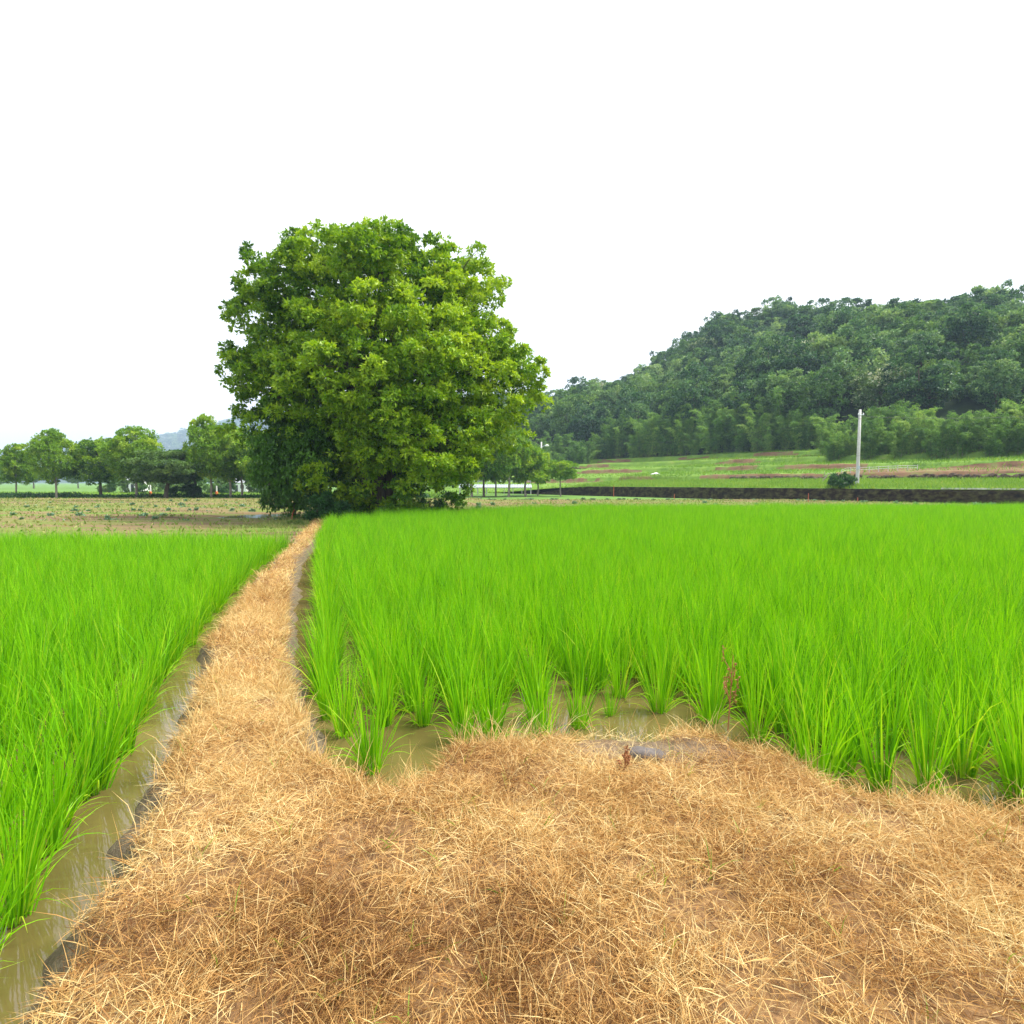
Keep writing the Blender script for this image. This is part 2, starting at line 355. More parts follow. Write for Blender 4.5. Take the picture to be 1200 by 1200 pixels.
mudpatch = np.exp(-(((X-at(768, 878, 0)[0])/.55)**2+((Y-at(768, 878, 0)[1])/.22)**2))
mb = MB(); nx = len(xs); ny = len(ys)
ii = (np.arange(ny-1)[:, None]*nx+np.arange(nx-1)[None]).ravel()
mb.add(np.stack([X, Y, Z], -1).reshape(-1, 3), np.stack([ii, ii+1, ii+nx+1, ii+nx], 1),
       (np.clip(sstep(.02, .17, Din+.09*(fbm(X*5, Y*5, 3)-.5))-.9*mudpatch, 0, 1)).ravel())
tag(mb.build('path', M['path'], smooth=True), kind='structure')

def sheet(name, poly, z, mat, label=None):
    me = bpy.data.meshes.new(name); me.from_pydata([(x, y, z) for x, y in poly], [], [tuple(range(len(poly)))]); me.materials.append(mat)
    return tag(link(name, me), kind='structure')
sheet('ground', [(-4000, -60), (4000, -60), (4000, 5000), (-4000, 5000)], -.34, M['ground'])
FAR = tab([(386, 603), (430, 600), (480, 597), (530, 594.5), (700, 591), (1059, 590), (1200, 590)], .40, 0)   # far edge of the right paddy by rice tops
FARL = 14.6
sheet('paddy_water', [(-2, -3), (60, -3), (60, 30.4)]+[(x, y) for x, y in FAR[::-1] if x < 40]+[(-8.2, 18.5), (-6, 14), (-3.5, 9)], ZW, M['water'])
sheet('ditch_water', [(-40, -3), (-.5, -3), (-1.5, 2), (-2.6, 8), (-4.6, 13), (-5.2, 14.8), (-40, 14.8)], ZW-.001, M['water'])

# ---- rice: eight clumps of blades, every near clump a thing
def rice_clump(seed):
    global rng
    keep = rng; rng = np.random.default_rng(seed)
    mb = MB(); n = 60
    a = rng.uniform(0, 2*np.pi, n); r = .05*np.sqrt(rng.random(n))
    P = np.stack([r*np.cos(a), r*np.sin(a), np.zeros(n)], 1)
    tilt = np.abs(rng.normal(0, .15, n))+.02; a2 = a+rng.normal(0, .5, n)
    D = np.stack([np.sin(tilt)*np.cos(a2), np.sin(tilt)*np.sin(a2), np.cos(tilt)], 1)
    L = rng.uniform(.42, .86, n)*(1-.25*np.clip(tilt-.15, 0, 1))
    blades(mb, P, D, L, rng.uniform(.009, .016, n), np.where(rng.random(n) < .12, rng.uniform(.3, .65, n), rng.uniform(.02, .28, n)), np.clip(rng.normal(.5, .24, n), 0, .95), 5)
    n = 16                                   # low outer leaves that arch over
    a = rng.uniform(0, 2*np.pi, n); P = np.stack([.05*np.cos(a), .05*np.sin(a), rng.uniform(0, .12, n)], 1)
    tilt = rng.uniform(.3, .75, n); D = np.stack([np.sin(tilt)*np.cos(a), np.sin(tilt)*np.sin(a), np.cos(tilt)], 1)
    blades(mb, P, D, rng.uniform(.22, .46, n), rng.uniform(.008, .012, n), rng.uniform(.7, 1.5, n), np.clip(rng.normal(.72, .25, n), 0, 1), 5)
    rng = keep
    return mb.mesh('rice_plant', M['rice'])
RM = [rice_clump(100+i) for i in range(8)]
# front clumps read off the photo one by one: (base px, base py, scale)
front = [(436, 905, .86), (404, 862, .95), (545, 868, .95), (577, 866, .82), (628, 842, .92), (678, 852, .74), (715, 838, .42), (773, 834, .84), (833, 846, .98),
         (886, 866, .9), (932, 884, .95), (985, 905, 1.0), (1032, 926, 1.0)]
front_l = ['foremost bright green rice clump, standing at the paddy corner beside the straw path',
 'rice clump rising from the ditch just beside the right edge of the straw path',
 'rice clump behind the muddy pool, left one of two close together by the dry bank',
 'smaller rice clump by the dry bank, right one of two close together',
 'tall rice clump set back behind the dark gap in the middle of the front row',
 'pale yellowish rice clump at the edge of the dry straw left of the mud',
 'tiny sparse rice seedling in the open muddy water',
 'dark based rice clump standing free in open water behind the mud patch',
 'rice clump on the right side of the open water, next to the red dead stalk',
 'rice clump behind the dry straw just right of the red dead stalk',
 'rice clump in front row third from the red dead stalk to the right',
 'large dense rice clump at the bank, leaves hanging over the dry straw',
 'tall rice clump at the right end of the front row, nearest the dry bank']
pts = []                                     # (x, y, scale, front index or -1)
fx = []
for i, (a, b, s) in enumerate(front):
    q = at(a, b, ZW); fx.append(q[:2]); pts.append((q[0], q[1], s, i))
fx = np.array(fx)
def add_field(test):
    for k in range(0, 260):
        off = .03+.31*k+.07*(k % 2)
        y = 1.0+rng.uniform(0, .2)
        while y < 31:
            yy = y+rng.normal(0, .03); y += .185
            x = np.interp(yy, XR[:, 0], XR[:, 1])*.0+(-.245-.309*yy)+off+.10*math.sin(yy*.35+.2*k)+.22*math.exp(-((yy-3)/3)**2)*math.sin(k*.9)*.5+rng.normal(0, .035)
            if test(x, yy): yield x, yy
def t_right(x, y):
    if x > y*.98+2.5 or x > 40 or y > np.interp(x, FAR[:, 0], FAR[:, 1]): return False
    if inside(x, y) > -.10: return False
    if x > np.interp(y, XR[:, 0], XR[:, 1])-.0 and y > np.interp(x, YB[:, 0], YB[:, 1])+.12:
        d = np.hypot(fx[:, 0]-x, fx[:, 1]-y).min()
        if d < .24: return False
        px = 600+F*x/y
        if 690 < px < 830 and y < at(px, 822, ZW)[1]: return False      # open pool behind the mud patch
        if 440 < px < 600 and y < at(px, 862, ZW)[1]: return False
        return True
    return False
for x, y in add_field(t_right):
    pts.append((x, y, rng.uniform(.80, 1.04)*(.93+.14*float(vn(x*1.1, y*1.1))), -1))
# left paddy
EDL = tab([(142, 880), (168, 830), (203, 787), (226, 755), (255, 722), (300, 672), (344, 636)], ZW)
EDL = np.vstack([[-3, EDL[0, 1]+1.75], [1.5, EDL[0, 1]+.80], EDL, [20, EDL[-1, 1]-1]])
for k in range(0, 90):
    y = .6+rng.uniform(0, .2)
    while y < FARL+.4:
        yy = y+rng.normal(0, .03); y += .20
        x = float(interp(yy, EDL))-.08-.30*k+.06*math.sin(yy*.5+k)+rng.normal(0, .035)
        if x < -yy*.98-2.5 or x < -18 or yy > FARL+.15*math.sin(x*2): continue
        if inside(x, yy) > -.1: continue
        pts.append((x, yy, rng.uniform(.74, .93), -2))
pts = np.array(pts)
# keep what a camera near the photo's could see; the nearest 290 are things, the rest one mass
size = np.where(pts[:, 3] >= 0, 99, 1/np.hypot(pts[:, 0], pts[:, 1]))
inview = (np.abs(pts[:, 0])/np.maximum(pts[:, 1], .1) < .93) & (pts[:, 1] > 1.3)
size = np.where(inview, size, size*.01); order = np.argsort(-size)
rc = bpy.data.collections.new('rice_sources')
near = order[:290]; rest = order[290:]
cnt = 0
for j in near:
    x, y, s, fi = pts[j]; o = link('rice_plant', RM[cnt % 8] if fi < 0 else RM[(int(fi)*3) % 8])
    o.location = (x, y, ZW-.06); o.rotation_euler = (rng.normal(0, .04), rng.normal(0, .04), rng.uniform(0, 6.28))
    h = s*rng.uniform(.95, 1.05); o.scale = (s, s, h)
    if fi >= 0: tag(o, front_l[int(fi)], 'rice plant', 'rice clumps along the front edge of the paddy')
    elif fi == -2: tag(o, 'bright green rice clump in the paddy left of the straw path', 'rice plant', 'near rice clumps of the left paddy')
    else: tag(o, 'bright green rice clump in the near right paddy, behind the front row', 'rice plant', 'near rice clumps of the right paddy')
    if cnt >= 20 and len(rc.objects) < 8 and o.data.name not in [q.data.name for q in rc.objects]: rc.objects.link(o)
    cnt += 1
n = len(rest)
sc = pts[rest, 2][:, None]*np.stack([np.ones(n), np.ones(n), rng.uniform(.93, 1.05, n)], 1)
tag(gn_scatter('rice_field', np.c_[pts[rest, :2], np.full(n, ZW-.06)], np.c_[rng.normal(0, .05, (n, 2)), rng.uniform(0, 6.28, n)], sc, rng.integers(0, 8, n), rc),
    'bright green young rice filling both paddies behind the near clumps', 'rice', kind='stuff')

# ---- dry straw lying on the path and the bank
def scatter_on_bank(n, xr, yr, dmin, dmax=9):
    x = rng.uniform(*xr, n); y = rng.uniform(*yr, n); z, d = bank_z(x, y)
    k = (d > dmin) & (d < dmax) & (np.abs(x) < np.abs(y)*.98+1.5)
    dens = fbm(x*4+9, y*4, 3)
    px = 600+F*x/np.maximum(y, .3); bare = np.exp(-(((x-at(768, 878, 0)[0])/.66)**2+((y-at(768, 878, 0)[1])/.26)**2))
    k &= (rng.random(n) < np.clip(2.2*dens-.32, .15, 1)) & (rng.random(n) > bare*1.02)
    return np.stack([x, y, z], 1)[k], d[k]
mb = MB()
for (n, xr_, yr_, lw, ll, up) in [(520000, (-3.6, 4.2), (1.1, 4.4), .0030, (.03, .12), .45), (30000, (-3.6, 4.2), (1.1, 4.4), .0036, (.1, .2), .3), (150000, (-4.2, -.9), (4.2, 8.5), .0045, (.05, .15), .5), (90000, (-8.2, -2), (8, 23.5), .009, (.07, .2), .6),
                                 (40000, (4, 9), (.8, 3.3), .005, (.05, .15), .4)]:
    P, d = scatter_on_bank(n, xr_, yr_, .06); n = len(P)
    a = rng.uniform(0, 6.28, n); el = np.abs(rng.normal(0, up, n)); 
    D = np.stack([np.cos(a)*np.cos(el), np.sin(a)*np.cos(el), np.sin(el)], 1)
    patch = fbm(P[:, 0]*1.6+3, P[:, 1]*1.6+8, 3)
    P[:, 2] += rng.uniform(0, .035, n)
    blades(mb, P, D, rng.uniform(*ll, n), lw*rng.uniform(.6, 1.3, n), rng.uniform(.1, .6, n), np.clip(.56+(1.5 if lw < .004 else .6)*(patch-.47)+rng.normal(0, .27, n), 0, 1), 2)
# upright dead stems, thicker along the edges
for (n, xr_, yr_, lw, ll) in [(46000, (-3.6, 4.2), (1.1, 4.4), .0028, (.05, .17)), (14000, (-4.2, -.9), (4.2, 8.5), .005, (.1, .24)), (8000, (-8.2, -2), (8, 23.5), .009, (.1, .26))]:
    P, d = scatter_on_bank(n, xr_, yr_, .05); n = len(P)
    a = rng.uniform(0, 6.28, n); el = rng.uniform(.7, 1.5, n)
    D = np.stack([np.cos(a)*np.cos(el), np.sin(a)*np.cos(el), np.sin(el)], 1)
    blades(mb, P, D, rng.uniform(*ll, n), lw*rng.uniform(.7, 1.3, n), rng.uniform(.1, .9, n), np.clip(.6+rng.normal(0, .2, n), 0, 1), 3)
P, d = scatter_on_bank(60000, (-3.2, 4.0), (2.3, 4.6), .04, .22); P = P[::3]; n = len(P)
a = rng.uniform(0, 6.28, n); el = rng.uniform(.8, 1.5, n); D = np.stack([np.cos(a)*np.cos(el), np.sin(a)*np.cos(el), np.sin(el)], 1)
blades(mb, P, D, rng.uniform(.12, .3, n), .0042*rng.uniform(.7, 1.3, n), rng.uniform(.2, 1.1, n), np.clip(.62+rng.normal(0, .22, n), 0, 1), 3)
tag(mb.build('dry_grass', M['straw']), 'orange brown mown dead grass covering the path and bank', 'dry grass', kind='stuff')
# few green shoots in the straw
mb = MB(); P, d = scatter_on_bank(500, (-3.4, 4.0), (1.5, 5), .1); n = len(P)
P = np.repeat(P, 4, 0)+rng.normal(0, .012, (n*4, 3))*[1, 1, 0]; n = len(P); D = nrm(rng.normal(size=(n, 3))*.5+[0, 0, 1])
blades(mb, P, D, rng.uniform(.05, .14, n), np.full(n, .006), rng.uniform(.2, .8, n), rng.uniform(.4, 1, n), 3)
tag(mb.build('green_shoots', M['grass']), 'scattered yellow green grass shoots in the straw', 'grass', kind='stuff')
# the dark flat clod and the dead stalk
q = at(757, 888, .02); mb = MB(); th = np.linspace(0, 2*np.pi, 24, endpoint=False)
rings = []
for zz, rr in [(-.04, 1.0), (.0, 1.04), (.022, .93), (.036, .7), (.042, .35), (.043, .02)]:
    rings.append(np.stack([.105*rr*np.cos(th)*(1+.12*np.sin(2*th+1)), .045*rr*np.sin(th)*(1+.15*np.cos(3*th)), zz+.006*np.sin(3*th)*rr+.012*np.cos(th)*0], 1))
V = np.vstack(rings); fs = [(i*24+j, i*24+(j+1) % 24, (i+1)*24+(j+1) % 24, (i+1)*24+j) for i in range(5) for j in range(24)]
mb.add(V, fs); o = mb.build('clod', M['slate'], smooth=True); o.location = (q[0], q[1], bank_z(q[0], q[1])[0]+.03); o.rotation_euler = (.1, .05, -.15)
tag(o, 'smooth dark grey clod lying in the straw near the muddy patch', 'clod')
def stalk(px, py, toppy, seed, label):
    q = at(px, py, -.02); hgt = (py-toppy)/F*q[1]*1.0; r = random.Random(seed); mb = MB()
    main = [(0, 0, -.03), (.01, 0, hgt*.35), (.022, .01, hgt*.7), (.03, .01, hgt)]
    mb.tube(main, [.005, .0045, .0035, .002], 5)
    for i in range(7):
        t = r.uniform(.25, .85); b = np.array([.03*t, .008*t, hgt*t]); a = r.uniform(0, 6.28); l = hgt*r.uniform(.2, .45)
        mb.tube([b, b+[l*.3*math.cos(a), l*.3*math.sin(a), l*.5], b+[l*.35*math.cos(a), l*.35*math.sin(a), l]], [.003, .0025, .0018], 4)
        n = 14; P = b+np.array([[l*.33*math.cos(a), l*.33*math.sin(a), l*t2] for t2 in np.linspace(.4, 1, n)])
        leaves(mb, P, rng.normal(size=(n, 3))+[0, 0, .4], np.full(n, .022), np.full(n, .010), np.full(n, .3))
    o = mb.build('dead_weed', M['weedstalk']); o.location = q
    tag(o, label, 'dead weed')
stalk(853, 852, 765, 3, 'tall reddish brown dead weed stalk standing before the rice at the bank edge')
stalk(729, 914, 880, 5, 'short dark reddish stem standing in the straw below the grey clod')

# ================================================================== FIELDS, TERRACES, HILLS
def height_sheet(name, xs, ys, fz, mats, fm=None, smooth=True, xy=None):
    X, Y = np.meshgrid(xs, ys); 
    PX, PY = xy(X, Y) if xy else (X, Y)
    Z = fz(X, Y); mb = MB(); nx, ny = len(xs), len(ys)
    ii = (np.arange(ny-1)[:, None]*nx+np.arange(nx-1)[None]).ravel()
    mb.add(np.stack([PX, PY, Z], -1).reshape(-1, 3), np.stack([ii, ii+1, ii+nx+1, ii+nx], 1))
    if fm is not None: mb.m = [fm(X, Y)[:-1, :-1].ravel()]
    return tag(mb.build(name, mats, smooth=smooth), kind='structure')
def dry_z(x, y):
    lump = (fbm(x*.9, y*.9, 3)-.47)*.12
    front = np.where(x < -5, 15.2, np.interp(x, FAR[:, 0], FAR[:, 1])+.6)
    e = np.minimum(y-front, 58.6-y)
    z = -.30+np.where(x < -3, .20, .07)*sstep(-.2, .8, e)+(.085*np.sin(y*2*np.pi/1.5+.6*np.sin(x*.2))+lump)*sstep(0, 1, e)
    return z-.16*np.exp(-(((x+13.2)/2.2)**2+((y-29)/3.6)**2))*sstep(0, 1, e)
height_sheet('dry_field', np.arange(-62, 60, .5), np.arange(14.9, 59, .22), dry_z, M['drysoil'])
sheet('puddle_water', [(-13.2+2.3*math.cos(t)*(1+.25*math.sin(3*t)), 29+4.0*math.sin(t)*(1+.2*math.cos(2*t))) for t in np.linspace(0, 6.2, 30)], -.155, M['water'])

# terraces: u runs along the retaining wall, D away behind it
W0 = np.array([10.0, 82.0]); WU = np.array([.609, -.793]); WN = np.array([.793, .609])
def uv2xy(u, D): return W0[0]+WU[0]*u+WN[0]*D, W0[1]+WU[1]*u+WN[1]*D
def xy2uv(x, y):
    dx, dy = x-W0[0], y-W0[1]; return dx*WU[0]+dy*WU[1], dx*WN[0]+dy*WN[1]
def terr_z(u, D):
    steps = np.zeros_like(D)
    for d0, h in ((11.5, .75), (20, .7), (27.5, .8), (34, .8)):
        dd = d0+1.3*np.sin(u*.07+d0); steps = steps+h*sstep(-.35, .35, D-dd)
    z = .98+.15*D*.5+steps+(fbm(u*.5, D*.5, 3)-.47)*.28*sstep(0, 2, D)
    z = z+np.maximum(D-38, 0)*.1
    k = sstep(-26, 3, u)
    low = -.30+(z+.30)*sstep(0, 14, D)
    return low*(1-k)+z*k
def terr_m(u, D):
    n = fbm(u*.12+4, D*.35, 3)
    m = np.zeros(u.shape, int)                                        # turf
    bank = np.zeros(u.shape, bool)
    for d0 in (11.5, 20, 27.5, 34):
        dd = d0+1.3*np.sin(u*.07+d0); bank |= (D > dd-.6) & (D < dd-.25+4.5*(n-.47))
    m[bank] = 1
    m[(D > 12.5) & (D < 19) & (u > 28)] = 1
    m[(D > 24) & (n > .56)] = 1
    return m
height_sheet('terrace', np.arange(-75, 66, 1.0), np.concatenate([np.arange(.15, 40, .3), np.arange(40, 62, 1.5)]), terr_z, [M['greensoil'], M['redsoil']], terr_m, xy=uv2xy)

# wooded hill on the right, skyline read off the photo (tree tops come on top of it)
SKY = np.array([(200, 505), (330, 500), (450, 492), (560, 488), (620, 494), (640, 492), (700, 497), (718, 496), (740, 484), (763, 470), (790, 450), (815, 422), (850, 403), (880, 410), (900, 408), (960, 408), (1020, 408), (1059, 402), (1130, 398), (1250, 404), (1400, 410)], float)
def hill_z(x, y):
    a = x/np.maximum(y, 1); px = 600+F*a
    Yr = 250-30*np.clip((a-.35)/.35, 0, 1.4)-10*np.sin(a*9)
    sy = np.interp(px, SKY[:, 0], SKY[:, 1]); zr = CH+(565-sy)/F*Yr
    u, D = xy2uv(x, y)
    t = (D-36)/np.maximum(xy2uv(a*Yr, Yr)[1]-36, 20)
    base = terr_z(u, np.clip(D, 0, 60))
    f = np.where(t < 1, np.clip(t, 0, 1)**.92, 1-.5*(np.maximum(t, 1)-1))
    bump = (fbm(x*.022+2, y*.022, 4)-.47)*22*np.clip(t*4, 0, 1)*np.clip((1.05-t)*3, 0, 1)
    z = np.where(t > 0, base*(1-np.clip(f, 0, 1))+zr*f+bump, -1.5)
    z = z*sstep(-.75, -.35, a)-.6*(1-sstep(-.75, -.35, a))
    return z, t
height_sheet('hill', np.arange(-130, 470, 5.0), np.arange(30, 420, 5.0), lambda x, y: hill_z(x, y)[0]-.3, M['forestfloor'])
# far blue hill on the left
FSK = np.array([(-900, 560), (-400, 548), (-100, 543), (60, 536), (141, 530), (185, 521), (235, 507), (285, 495), (350, 482), (430, 476), (520, 488), (600, 515), (700, 560)], float)
def far_z(x, y):
    px = 600+F*x/np.maximum(y, 1); sy = np.interp(px, FSK[:, 0], FSK[:, 1]); zr = CH+(565-sy)/F*1800
    t = (y-1040)/760
    return -1+zr*np.where(t < 1, sstep(0, 1, t)**.8, 1-.3*(t-1))+(fbm(x*.01, y*.01, 4)-.47)*28*np.clip(t, 0, 1)
height_sheet('distant_hill', np.arange(-2900, 500, 22.0), np.arange(1000, 2400, 26.0), far_z, M['farwood'])

# ---- grass and weeds on the fields (uncountable)
mb = MB()
def add_grass(mb, P, hmin, hmax, W, tint, spread=.5, per=1):
    n = len(P); D = nrm(rng.normal(size=(n, 3))*spread*[1, 1, 0]+[0, 0, 1])
    blades(mb, P, D, rng.uniform(hmin, hmax, n), W*rng.uniform(.7, 1.3, n), rng.uniform(.1, .7, n), np.clip(tint, 0, 1), 2)
def terr_pts(n, u, d, dens):
    U = rng.uniform(*u, n); D = rng.uniform(*d, n); k = rng.random(n) < dens(U, D); U, D = U[k], D[k]
    x, y = uv2xy(U, D); return np.stack([x, y, terr_z(U, D)-.03], 1), U, D
# tall bright grass on the first terrace, hanging over the wall head
P, U, D = terr_pts(60000, (-2, 62), (.15, 11), lambda U, D: np.clip(.25+1.2*(fbm(U*.4, D*.5, 3)), 0, 1))
add_grass(mb, P, .25, .6, .055, .5+.5*(fbm(U*.3, D*.8, 3)-.47)+rng.normal(0, .16, len(P)))
P, U, D = terr_pts(60000, (-2, 62), (9, 40), lambda U, D: np.clip((terr_m(U, D) == 0)*.8+.2, 0, 1)*np.clip(fbm(U*.3, D*.6, 3)*2-.2, 0, 1))
add_grass(mb, P, .15, .5, .08, .42+.6*(fbm(U*.2, D*.5, 3)-.47)+rng.normal(0, .16, len(P)))
P, U, D = terr_pts(24000, (-60, 2), (-1.5, 30), lambda U, D: .8+0*U)
add_grass(mb, P, .12, .35, .07, .45+.5*(fbm(U*.3, D*.8, 3)-.47)+rng.normal(0, .16, len(P)))
tag(mb.build('terrace_grass', M['grass']), 'bright green grass covering the terraces above the dark retaining wall', 'grass', kind='stuff')
mb = MB(); n = 120000
x = rng.uniform(-60, 58, n); y = 15.2+43*rng.random(n)**.8
g = fbm(x*.22+5, y*.8, 3)+.10*np.sin(y*2*np.pi/1.5+.6*np.sin(x*.2))+.10*(x > 0); k = (np.abs(x) < y*1.0+3) & (rng.random(n) < np.clip((g-.30)*3.2, .05, .95)) & ((x > -6.5) | (y < 58)) & (y > np.where(x < -5, 15.3, np.interp(x, FAR[:, 0], FAR[:, 1])+.7))
k &= ~(((x+13.2)/2.3)**2+((y-29)/3.8)**2 < 1)
x, y = x[k], y[k]; P = np.stack([x, y, dry_z(x, y)-.02], 1)
add_grass(mb, P, .07, .22, .08, .48+.9*(fbm(x*.3, y*.3, 3)-.47)+rng.normal(0, .2, len(x)), .7)
# scruffy margin between the left paddy and the dry field, and round the end of the path
n = 5000; x = rng.uniform(-40, -8.2, n); y = 15.1+rng.normal(0, .16, n); add_grass(mb, np.stack([x, y, np.full(n, -.25)], 1), .1, .3, .02, rng.uniform(.3, 1, n), .6)
n = 4200; x = rng.normal(-8.9, .8, n); y = rng.normal(22.6, 1.6, n); k = inside(x, y) < 0; x, y = x[k], y[k]
add_grass(mb, np.stack([x, y, np.full(len(x), -.2)], 1), .12, .4, .02, rng.uniform(.2, .9, len(x)), .6)
tag(mb.build('field_weeds', M['weed']), 'low green and yellowish weeds growing over the dry fields', 'weeds', kind='stuff')
# green strip and dark undergrowth beneath the tree row on the left
mb = MB(); n = 26000; x = rng.uniform(-64, -8, n); y = rng.uniform(59, 66, n)
add_grass(mb, np.stack([x, y, np.full(n, -.3)], 1), .12, .4, .07, .35+rng.normal(0, .15, n))
n = 26000; x = rng.uniform(-110, -10, n); y = rng.uniform(66, 100, n)
add_grass(mb, np.stack([x, y, np.full(n, -.32)], 1), .2, .5, .12, .5+rng.normal(0, .15, n))
tag(mb.build('verge_grass', M['grass']), 'green grass growing under and behind the row of trees at the far side of the field', 'grass', kind='stuff')
mb = MB(); n = 16000; x = rng.uniform(-64, -9, n); y = 61.6+rng.normal(0, .55, n); hgt = np.clip(.25+.75*fbm(x*.35, y*.1, 3), .2, 1.0)
P = np.stack([x, y, -.3+rng.random(n)*hgt], 1); D = nrm(rng.normal(size=(n, 3))+[0, 0, .4])
leaves(mb, P, D, rng.uniform(.16, .32, n), rng.uniform(.08, .15, n), np.clip(rng.normal(.4, .2, n), 0, 1))
tag(mb.build('undergrowth', M['darkleaf']), 'dark low undergrowth in a strip under the row of trees', 'undergrowth', kind='stuff')

# ================================================================== WALLS, POLES, SMALL THINGS
# dark retaining wall of the lowest terrace, tapering into the slope at its left end
us = np.concatenate([np.linspace(-13, 66, 160)]); rows = 7; mb = MB(); V = []
for u in us:
    top = float(terr_z(np.array(u), np.array(.3)))+.02 if u > -8 else -.0
    top = .98*sstep(-13, 2, u)+(-.22)*(1-sstep(-13, 2, u))+.02*math.sin(u*1.7)
    for r in range(rows):
        t = r/(rows-1); x, y = uv2xy(u, -.05+.22*t); b = .06*(vn(u*1.3, t*5)-.5)+.04*(vn(u*4, t*9+7)-.5)
        V.append((x-WN[0]*b, y-WN[1]*b, -.34+(top+.34)*t))
    x, y = uv2xy(u, .62); V.append((x, y, top+.015))
rows += 1; fs = [(i*rows+j, (i+1)*rows+j, (i+1)*rows+j+1, i*rows+j+1) for i in range(len(us)-1) for j in range(rows-1)]
mb.add(V, fs); o = mb.build('retaining_wall', M['mosswall'], smooth=True)
tag(o, 'long dark mossy retaining wall along the far edge of the right field', 'wall')
mb = MB()
for a, b in ((43, 50), (50, 57), (57, 66)):
    x0, y0 = uv2xy(a, .5); x1, y1 = uv2xy(b-.05, .5); mb.box(((x0+x1)/2, (y0+y1)/2, 1.06), (math.hypot(x1-x0, y1-y0), .3, .12), math.atan2(y1-y0, x1-x0))
tag(mb.build('kerb_slab', M['concrete']), 'pale concrete kerb strip on top of the dark wall right of the utility pole', 'kerb')
def rubble(name, label, u0, u1, Df, hgt, n, seed, smin, smax):
    r = np.random.default_rng(seed); mb = MB()
    for i in range(n):
        u = r.uniform(u0, u1); D = Df(u)+r.normal(0, .12); s = r.uniform(smin, smax); x, y = uv2xy(u, D)
        z = float(terr_z(np.array(u), np.array(Df(u)-.9)))+r.uniform(0, hgt)
        th = np.linspace(0, 2*np.pi, 6, endpoint=False)+r.uniform(0, 1); V = []
        for zz, rr in ((-.8, .65), (-.1, 1.0), (.55, .75)):
            for t in th: V.append((x+s*rr*math.cos(t)*r.uniform(.8, 1.2), y+s*.8*rr*math.sin(t)*r.uniform(.8, 1.2), z+s*.7*zz*r.uniform(.85, 1.15)))
        V.append((x, y, z+s*.6)); f = []
        for k in range(2):
            for j in range(6): f.append((k*6+j, k*6+(j+1) % 6, k*6+6+(j+1) % 6, k*6+6+j))
        for j in range(0, 6, 2): f.append((12+j, 12+(j+1) % 6, 12+(j+2) % 6, 18))
        mb.add(V, f)
    return tag(mb.build(name, M['stone']), label, 'stone wall')
rubble('rubble_wall', 'low dark row of rubble stones edging the second terrace behind the utility pole', 17, 64, lambda u: 10.9+1.3*math.sin(u*.07+11.5), .5, 620, 4, .18, .42)
# longer dark stone wall at the foot of the bamboo left of the terraces
mb = MB(); r = np.random.default_rng(8)
for i in range(900):
    px = r.uniform(505, 722); Y = 122-.06*(px-600)+r.normal(0, .2); z0 = 1.6+(565-556)/F*Y; z1 = z0+1.35*min(1, (735-px)/60)
    q = atd(px, 565, Y); z = r.uniform(z0-.8, z1); s = r.uniform(.25, .5)
    mb.box((q[0], q[1], z), (s*2, s*1.4, s*1.2), r.uniform(-.3, .3), taper=.75)
tag(mb.build('stone_wall', M['stone']), 'long brown stone wall at the foot of the bamboo behind the lamp post', 'stone wall')

def ground_z(x, y):
    u, D = xy2uv(x, y)
    return float(terr_z(np.array(float(u)), np.array(float(D)))) if D > .15 else -.22
# utility pole
q = atd(1004.5, 566, 56.5); gz = ground_z(q[0], q[1])
pole = thing('utility_pole', 'pale concrete utility pole leaning slightly right on the terrace, beside a dark bush', 'utility pole', (q[0], q[1], gz-.1))
top = atd(1008, 480, 56.5); hp = top[2]-gz+.1
mb = MB(); mb.tube([(0, 0, 0), ((top[0]-q[0])*.5, 0, hp*.5), (top[0]-q[0], 0, hp)], [.17, .145, .115], 14); mb.build('shaft', M['concrete'], pole, True)
mb = MB(); 
for t in (.45, .47, .5): mb.tube([((top[0]-q[0])*t-.16, -.05, hp*t), ((top[0]-q[0])*t+.16, -.05, hp*t)], .012, 5)
for zz in (.4, .88): mb.tube([((top[0]-q[0])*zz+.155*math.cos(a), .155*math.sin(a), hp*zz) for a in np.linspace(0, 6.28, 13)], .014, 5)
mb.build('clamp', M['cable'], pole)
mb = MB(); mb.tube([((top[0]-q[0])*.93-.3, -.16, hp*.93), ((top[0]-q[0])*.93+.3, -.16, hp*.93)], .035, 6); xa = mb.build('crossarm', M['greymetal'], pole)
for sx in (-.24, .24):
    mb = MB(); mb.tube([((top[0]-q[0])*.93+sx, -.16, hp*.93+.02), ((top[0]-q[0])*.93+sx, -.16, hp*.93+.1), ((top[0]-q[0])*.93+sx, -.16, hp*.93+.18)], [.03, .06, .035], 8); mb.build('insulator', M['whitepaint'], xa)
mb = MB(); mb.box((-.02, -.2, 1.9), (.22, .1, .32), taper=.96); mb.build('meter_box', M['greymetal'], pole)
